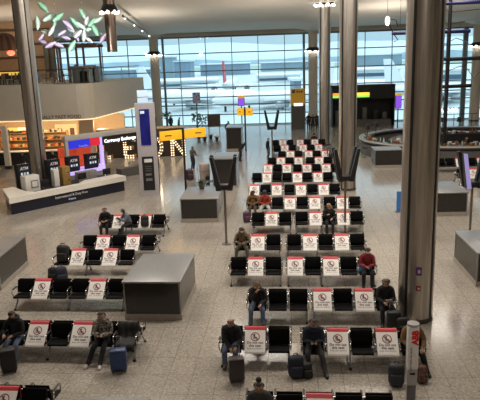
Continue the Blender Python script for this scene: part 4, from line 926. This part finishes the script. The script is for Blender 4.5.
shelfunit('warm lit shelf unit left of steel column', 15, 51.5, 2.6, 4, 1); shelfunit('warm lit shelf unit right of steel column', 56, 51.5, 2.0, 4, 2); shelfunit('shelf unit at far left under mezzanine', 2, 51.8, 1.6, 4, 3)
t = thing('shop_counter', 'dark shop counter with pale top under the mezzanine', 'counter', (xs(20, 47.5), 47.6, 0)); part('body', MB().box((0, 0, .5), (6, .7, 1.0), SHOPB), t); part('top', MB().box((0, 0, 1.03), (6.1, .85, .06), WHITE), t)
t = thing('support_post', 'pale square post at far left under mezzanine', 'post', (xs(6.5, 45.8), 45.6, 0)); part('shaft', MB().box((0, 0, 1.65), (.38, .38, 3.29), mat('post_pale', (.55, .50, .42), .5)), t); part('skirting', MB().box((0, 0, .12), (.42, .42, .24), DARK), t)
t = thing('poster', 'cream poster with brown pictures inside the right-hand shop', 'poster', (xs(66, 53), 53.3, zz(66, 133, 53)), 0); part('sheet', MB().box((0, 0, 0), (1.9, .03, 1.5), mat('poster_cream', (.85, .66, .40), .5, emit=.25)), t)
for k in range(3): part('picture', MB().box((-.55+.55*k, -.02, .1*(-1)**k), (.38, .02, .6), CHW), t)
t = thing('partition_wall', 'beige partition between the shop and exchange kiosk', 'partition', (xs(86, 49), 49.5, 0)); part('panel', MB().box((0, 0, 1.64), (1.2, .15, 3.28), BEIGE), t)
q = at(20.5, 181); person('dark figure standing behind the desk, left of steel column', (aty(20.5, 160, 42).x, 42.5, 0), .2, CB, CB, HBLK, SKIN2, SHB, pose='stand', fingers=False)
person('dark figure standing behind the desk, right of steel column', (aty(52, 160, 42).x, 42.5, 0), -.3, CB, CB, HBLK, SKIN3, SHB, pose='stand', fingers=False)
# letters made of bulbs
t = thing('food_counter', 'dark food counter behind the bulb letters', 'counter', ((xs(96, 49)+xs(184, 49))/2, 49.4, 0), 0); WL = xs(184, 49)-xs(96, 49)
part('front', MB().box((0, 0, 1.15), (WL, .5, 2.3), mat('counter_brown', (.03, .018, .012), .5)), t); part('top', MB().box((0, .3, 2.33), (WL, 1.2, .06), SHELF), t); part('plinth_strip', MB().box((0, -.26, .06), (WL, .04, .12), SHOPB), t)
BULB = mat('bulb_glow', (1, .84, .58), .4, emit=1.5)
STK = {'L': [[(0, 1.4), (0, 0), (.8, 0)]], 'E': [[(.85, 1.4), (0, 1.4), (0, 0), (.85, 0)], [(0, .7), (.7, .7)]], 'O': [[(.5+.5*math.cos(a), .7+.7*math.sin(a)) for a in [2*PI*k/16 for k in range(17)]]], 'N': [[(0, 0), (0, 1.4), (.95, 0), (.95, 1.4)]]}
for ch, u in zip('LEON', (107, 130, 154.5, 177.5)):
    x = xs(u, 48.9); t = thing('bulb_letter', 'large bulb-lit letter %s standing before the dark food counter' % ch, 'letter', (x-.45, 48.95, .12), 0, 'bulb letters'); mb = MB(); bk = MB()
    for st in STK[ch]:
        pts = [Vector((a_, 0, b_)) for a_, b_ in st]; bk.tube([q_+Vector((0, .08, 0)) for q_ in pts], .19, mat('letter_backing', (.30, .16, .06), .5))
        for a_, b_ in zip(pts, pts[1:]):
            m_ = max(1, round((b_-a_).length/.2))
            nn = (b_-a_).cross(Vector((0, 1, 0))).normalized()*.085
            for k in range(m_):
                for sg_ in (-1, 1): mb.sphere(a_.lerp(b_, k/m_)-Vector((0, .12, 0))+nn*sg_, .062, BULB, 6)
    part('backing', bk, t); o = part('bulbs', mb, t); o['kind'] = 'stuff'
point('counter_lamp', (-6.5, 47.8, 2.9), 60, (1, .75, .45))
# ------------------------------------------------------------------ hanging leaf sculpture, upper left
LG = [mat('leaf_glass_green', (.42, .85, .58), .2, spec=.8), mat('leaf_glass_mint', (.72, .95, .84), .25, spec=.7), mat('leaf_glass_lilac', (.76, .62, .90), .25, spec=.7), mat('leaf_glass_white', (.90, .92, .95), .2, spec=.7)]
q = upper(70, 25, 42); t = thing('hanging_sculpture', 'hanging sculpture of green and lilac leaves before the mezzanine', 'sculpture', (q.x, 42, q.z))
LV = [(43, 7, 9, -.9, 0), (49, 17, 10, .5, 1), (37, 23, 9, 1.5, 1), (58, 17, 9, .6, 0), (46, 32, 8, -.2, 1), (51, 31, 8, .9, 3), (41, 37, 6, .8, 2), (44, 43, 8, -.5, 2), (50, 45, 8, .4, 2), (58, 45, 8, -.4, 2), (62, 33, 7, .5, 2), (68, 25, 9, -.8, 2), (71, 30, 8, -.6, 3), (75, 23, 9, -1, 0), (83, 15, 9, -1.2, 0), (86, 22, 8, 1.1, 3), (81, 26, 8, -.7, 1), (78, 34, 8, .6, 3), (84, 36, 8, 1.3, 3), (92, 23, 9, .7, 0), (95, 30, 9, -1.1, 0), (98, 20, 7, .5, 1), (72, 46, 9, 1, 0), (76, 37, 7, -1, 2), (87, 30, 7, .2, 1), (66, 38, 7, -.3, 2), (54, 24, 6, 1.3, 1), (103, 38, 7, .9, 2), (89, 40, 6, -.6, 3)]
for u, v, L_, a, c in LV:
    p_ = upper(u, v, 42+random.uniform(-.5, .5))-Vector((q.x, 42, q.z)); L_ = L_*.07*1.5; m_ = MB(); d = Vector((math.cos(a), random.uniform(-.4, .4), math.sin(a))).normalized(); s2 = d.cross(Vector((0, 1, .3))).normalized()
    prof = [(0, .02), (.2, .16), (.5, .22), (.8, .14), (1, .02)]; P_ = []
    for f_, w1 in prof:
        c_ = p_ + d*L_*(f_-.5) + Vector((0, .05*math.sin(f_*3), 0))
        P_ += [c_+s2*w1*L_, c_+Vector((0, -.03, 0)), c_-s2*w1*L_, c_+Vector((0, .03, 0))]
    m_.add(P_, [(4*i+j, 4*i+(j+1) % 4, 4*i+4+(j+1) % 4, 4*i+4+j) for i in range(4) for j in range(4)]+[(3, 2, 1, 0), (16, 17, 18, 19)], LG[c], True); part('leaf', m_, t)
part('branch', MB().tube([upper(u, v, 42)-Vector((q.x, 42, q.z)) for u, v in ((33, 28), (46, 31), (55, 42), (66, 36), (80, 30), (90, 26), (104, 36))], .025, CHROME, 6), t)
part('suspension_wire', MB().cyl((-.9, 0, .4), (-.9, 0, czf(42)-q.z-.2), .012, CHROME, 6).cyl((.9, 0, .3), (.9, 0, czf(42)-q.z-.2), .012, CHROME, 6), t)
area('sculpture_fill', (-10.5, 37.5, 8.6), .6, .6, 260, (.95, 1, .98), (math.radians(112), 0, math.radians(14)))  # unseen light added to brighten the leaves
# ------------------------------------------------------------------ oval bar on the right
BXc, BYc, RX, RY = 17.2, 47.2, 7.4, 6.0
def oval(s, n=64): return [Vector((s[0]*math.cos(2*PI*k/n), s[1]*math.sin(2*PI*k/n), 0)) for k in range(n)]
def ringp(mb, s0, s1, z0, z1, m, n=64):
    a, b = oval(s0, n), oval(s1, n); up_ = Vector((0, 0, 1)); P_ = [p_+up_*z0 for p_ in a]+[p_+up_*z1 for p_ in a]+[p_+up_*z0 for p_ in b]+[p_+up_*z1 for p_ in b]; F_ = []
    for k in range(n):
        j = (k+1) % n; F_ += [(k, j, n+j, n+k), (2*n+k, 2*n+j, 3*n+j, 3*n+k), (k, j, 2*n+j, 2*n+k), (n+k, n+j, 3*n+j, 3*n+k)]
    return mb.add(P_, F_, m, False)
t = thing('oval_bar', 'large oval bar counter beyond the big column, grey and white', 'bar', (BXc, BYc, 0))
BARG = mat('bar_grey', (.13, .125, .12), .4)
part('lower_panel', ringp(MB(), (RX, RY), (RX-.25, RY-.25), 0, .86, BARG), t); part('recess', ringp(MB(), (RX-.08, RY-.08), (RX-.25, RY-.25), .86, 1.0, DARK), t); part('upper_panel', ringp(MB(), (RX, RY), (RX-.25, RY-.25), 1.0, 1.14, BARG), t)
part('counter_top', ringp(MB(), (RX+.10, RY+.10), (RX-.55, RY-.55), 1.14, 1.222, mat('bar_top', (.16, .15, .14), .3)), t); part('edge_band', ringp(MB(), (RX+.13, RY+.13), (RX+.10, RY+.10), 1.12, 1.23, mat('bar_edge', (.62, .60, .56), .3)), t)
part('inner_counter', ringp(MB(), (RX-2.3, RY-2.2), (RX-3.1, RY-3.0), 0, 1.0, SHOPG), t)
part('back_bar', MB().box((0, 0, .7), (4.5, 1.2, 1.4), SHOPB, bev=.03), t)
rd = random.Random(11)
GLS = [mat('bottle_green', (.03, .10, .05), .2), mat('bottle_amber', (.25, .10, .02), .2), mat('bottle_clear', (.5, .52, .52), .15), mat('tin_brown', (.20, .11, .07), .5), mat('cloth_white_napkin', (.75, .73, .70), .6)]
CL = []
for k in range(60):
    a = PI*(.93+.62*k/59)+rd.uniform(-.02, .02); f_ = rd.choice([.96, .93, .99]); CL.append((BXc+(RX-.3)*math.cos(a)*f_, BYc+(RY-.3)*math.sin(a)*f_, 1.222))
for k in range(26): CL.append((BXc-2.2+4.4*k/25, BYc+rd.uniform(-.4, .4), 1.402))
for k in range(20):
    a = PI*(.95+.6*k/19); CL.append((BXc+(RX-2.7)*math.cos(a), BYc+(RY-2.6)*math.sin(a), 1.002))
for i, (x, y, z) in enumerate(CL):
    m = rd.choice(GLS); kd = rd.random(); where = 'outer counter' if i < 60 else ('back bar' if i < 86 else 'inner counter')
    if kd < .5: o = link('bottle', MB().lathe([(.045, 0), (.05, .02), (.05, .2), (.02, .26), (.017, .34), (.02, .345)], m, (0, 0, 0), 10).mesh('bottle'), None, (x, y, z)); tag(o, 'bottle standing on the %s of oval bar' % where, 'bottle', 'bottles on the '+where)
    elif kd < .8: o = link('bowl', MB().lathe([(.06, 0), (.15, .10), (.16, .13), (.12, .11)], m, (0, 0, 0), 14).mesh('bowl'), None, (x, y, z)); tag(o, 'bowl set out on the %s of oval bar' % where, 'bowl', 'bowls on the '+where)
    else: o = link('serving_box', MB().box((0, 0, .1), (.3, .22, .2), m, bev=.02).mesh('serving_box'), None, (x, y, z), rd.uniform(0, 1)); tag(o, 'serving box on the %s of oval bar' % where, 'box', 'boxes on the '+where)
LMP = [(369, 129), (381.5, 128), (433, 129), (446, 129), (459, 129), (476, 129)]
for i, (u, v) in enumerate(LMP):
    x = aty(u, 129, BYc+1.5).x; p_ = (x, BYc+1.5+.0*i, 1.0 if False else 0)
    t = thing('bar_lamp', 'black shaded lamp post at the bar, %s from left' % ORD[i], 'lamp', (x, BYc+(RY-.4)*math.sqrt(max(0, 1-((x-BXc)/(RX-.4))**2)) if abs(x-BXc) < RX-.4 else BYc, 1.222), 0, 'black lamps along the bar')
    part('stem', MB().cyl((0, 0, 0), (0, 0, .5), .03, BLKP), t); part('shade', MB().cyl((0, 0, .45), (0, 0, .85), .2, BLKP, 16, r2=.15), t)
for i in range(11):
    a = PI*(.90+.66*i/10); x, y = BXc+(RX+.55)*math.cos(a), BYc+(RY+.55)*math.sin(a)
    t = thing('bar_stool', 'dark stool along the oval bar, %s from the left end' % ORD[i], 'stool', (x, y, 0), 0, 'stools at the oval bar'); part('seat', MB().cyl((0, 0, .72), (0, 0, .79), .2, BLKP, 18), t); part('stem', MB().cyl((0, 0, 0), (0, 0, .72), .03, CHROME), t); part('foot', MB().cyl((0, 0, 0), (0, 0, .03), .2, CHROME, 18), t)
x = aty(460, 135, 42.2).x; 
person('dark haired person leaning over the oval bar from inside', (x+.7, 43.0, 0), 0, CB, CB, HBLK, SKIN3, SHB, pose='stand', lean=.35, fingers=False)
# neon letters beyond the bar
pS = aty(424, 111, 60); t = thing('neon_sign', 'white glowing letters hung beyond the oval bar, right side', 'sign', (aty(435.5, 111, 60).x, 60, zz(452, 111.5, 60)))
face_text('SEAFOOD', .58, mat('neon_white', (.86, .80, 1), .4, emit=2.2), t, (0, 0, .12), align='LEFT', name='lettering', bold=.012).scale.x = .86
part('rail', MB().box((1.9, .06, -.28), (4.6, .05, .06), BLKP), t)
for x in (.1, 1.9, 3.7): part('support', MB().cyl((x, .08, -zz(452, 111.5, 60)), (x, .08, -.25), .03, BLKP), t)
# blue beam sculpture on a tall pole
NB = mat('beam_blue', (.012, .018, .10), .4)
x = aty(448, 60, 42.6).x; t = thing('beam_sculpture', 'tall black pole carrying dark blue beams and wires, right', 'sculpture', (x, 42.6, 0)); g = lambda u, v: aty(u, v, 42.6)-Vector((x, 42.6, 0))
part('pole', MB().cyl((0, 0, 0), (0, 0, 13.0), .13, BLKP, 12), t)
part('pole_base', MB().cyl((0, 0, 0), (0, 0, .06), .5, BLKP, 24), t)
for (u0_, u1_, v0_, v1_, m) in ((430, 482, 4, 2, NB), (441, 470, 32, 31, NB), (430, 447, 59.5, 59, NB), (438, 471, 87, 85.5, BLKP), (447, 482, 59.5, 58, BLKP)):
    part('beam', MB().cyl(g(u0_, v0_), g(u1_, v1_), .13, m, 10), t)
for k, pts in enumerate([[(441, 10), (455, 12), (480, 9)], [(440, 22), (452, 24), (465, 21)], [(440, 26), (450, 28), (462, 25)], [(438, 40), (446, 44), (456, 38), (468, 42)], [(436, 68), (446, 72), (460, 66), (470, 70)], [(468, 70), (474, 78), (480, 72)]]):
    part('wire', MB().tube([g(u, v) for u, v in pts], .03, GREYMET if k > 1 else TIMB, 6), t)
xq = aty(394, 33, 44).x; t = thing('hanging_beam', 'small dark blue beam with white lamp hanging left of big column', 'sculpture', (xq, 44, zz(394, 33, 44))); g2 = lambda u, v: aty(u, v, 44)-Vector((xq, 44, zz(394, 33, 44)))
part('beam', MB().cyl(g2(392, 33.5), g2(408, 33), .12, NB, 10), t); part('lamp', MB().sphere(g2(387.5, 21), .22, mat('lamp_soft', (1, .92, .8), .4, emit=3), 12, (.8, .8, 1.5)), t)
part('wire', MB().tube([g2(387.5, 18), g2(390, 26), g2(393, 33), g2(398, 40), g2(394, 42)], .035, BLKP, 6).tube([g2(388, 19), g2(396, 20), g2(398, 27)], .03, BLKP, 6), t); part('suspension_wire', MB().cyl(g2(387.5, 18), g2(387.5, 18)+Vector((0, 0, czf(44)-.2-aty(387.5, 18, 44).z)), .012, BLKP, 6).cyl(g2(400, 33), g2(400, 33)+Vector((0, 0, czf(44)-.2-aty(400, 33, 44).z)), .012, BLKP, 6), t)
# ------------------------------------------------------------------ mid-hall: trolley, cafe tables, plants, people by the window
q = at(206, 184); t = thing('luggage_trolley', 'luggage trolley with pale bars in mid hall', 'trolley', q, .5)
part('deck', MB().box((0, 0, .2), (.6, .95, .05), GREYMET, bev=.01), t); part('frame', MB().tube([(-.3, .45, .2), (-.3, .55, 1.0), (.3, .55, 1.0), (.3, .45, .2)], .025, CHROME), t); part('nose_bar', MB().tube([(-.28, -.45, .22), (-.2, -.6, .3), (.2, -.6, .3), (.28, -.45, .22)], .022, CHROME), t)
for sx, sy in ((-.25, .4), (.25, .4), (0, -.42)): part('wheel', MB().cyl((sx-.03, sy, .09), (sx+.03, sy, .09), .09, BLKP, 14), t)
d_ = Matrix.Rotation(.5, 4, 'Z')
t = thing('wrapped_case', 'pale pink wrapped case standing on the luggage trolley', 'case', q + d_ @ Vector((0, .12, .225)), .5); part('body', MB().box((0, 0, .55), (.62, .42, 1.1), mat('case_pink', (.50, .40, .37), .5, var=.15), bev=.12), t); part('band', MB().box((0, 0, .6), (.63, .43, .05), GREYMET), t)
backpack('black holdall lying on the front of luggage trolley', q + d_ @ Vector((0, -.3, 0)), .5, BAGK, .7, .225, name='holdall', cat='bag')
p_ = at(190, 180); backpack('dark purple bag on the floor beside luggage trolley', p_, .3, mat('bag_plum', (.04, .015, .025), .6), 1.5, name='holdall', cat='bag')
p_ = at(215, 187); suitcase('white striped case between trolley and near mast plinth', (p_.x+.1, p_.y+.4), .6, mat('case_white', (.55, .53, .50), .4), .45, .28, .6, 0)
for i, (u, v) in enumerate([(199, 139), (205, 141), (211, 139), (217, 141), (170, 135)]):
    q = at(u, v); t = thing('round_stool', 'small round white stool near the window, %s from left' % ORD[i], 'stool', q, 0, 'white stools near the window'); part('seat', MB().cyl((0, 0, .42), (0, 0, .5), .28, WHITE, 20), t); part('base', MB().cyl((0, 0, 0), (0, 0, .42), .12, BLKP, 14, r2=.2), t)
q = at(214.5, 134); t = thing('notice_panel', 'dark free-standing panel near the left windows', 'panel', (q.x, q.y, 0)); part('board', MB().box((0, 0, 1.45), (1.35, .12, 1.3), mat('panel_brown', (.055, .045, .04), .4)), t); part('rail', MB().box((0, 0, .78), (1.4, .14, .06), GREYMET), t)
for s in (-1, 1): part('leg', MB().cyl((s*.55, 0, 0), (s*.55, 0, .8), .03, BLKP), t)
for i, (u, v, h_) in enumerate([(168, 131, 1.9), (197, 133, 1.9), (203, 134, 1.7)]):
    q = at(u, v); t = thing('indoor_tree', ['dark leafy plant by the left window column', 'dark leafy plant behind the yellow sign', 'dark leafy plant beside the dark panel'][i], 'plant', (q.x, q.y, 0)); part('pot', MB().lathe([(.22, 0), (.3, .5), (.27, .5)], SHOPG), t); part('stem', MB().cyl((0, 0, .4), (0, 0, h_-.3), .03, TIMB), t); lf = MB(); rd = random.Random(i)
    for k in range(70):
        d = Vector((rd.uniform(-1, 1), rd.uniform(-1, 1), rd.uniform(-.6, 1))).normalized(); c_ = Vector((0, 0, h_-.3)) + d*rd.uniform(.1, .55); s2 = d.orthogonal().normalized()*.07; lf.add([c_, c_+d*.13+s2, c_+d*.28, c_+d*.13-s2], [(0, 1, 2, 3)], GREEN)
    part('leaves', lf, t)
q = at(228, 138); person('person in dark clothes standing behind the far plinth', (q.x, q.y, 0), .5, CN, CB, HBLK, SKIN2, SHB, pose='stand', lean=.2, fingers=False)
q = at(240, 161); person('dark figure bending forward right of the near mast plinth', (q.x, q.y, 0), 1.3, CB, CB, HBLK, SKIN2, SHB, pose='stand', lean=.75, fingers=False)
for i, (u, v, m1) in enumerate([(307, 128, CB), (311.5, 129, CN), (316, 128, CD)]):
    q = at(u, v); person('person standing by the centre window column, %s from left' % ORD[i], (q.x, q.y-1.2, 0), .4-i*.5, m1, CB, HBLK, SKIN3, SHB, pose='stand', fingers=False)
for i, (u, v, m1) in enumerate([(172, 130, CB), (180, 132, CG)]):
    q = at(u, v); person(['person in black standing by left windows', 'person in grey standing by left windows'][i], (q.x, q.y-1, 0), .8+i, m1, CB, HBLK, SKIN3, SHB, pose='stand', fingers=False)
# benches with their backs to us at the far end
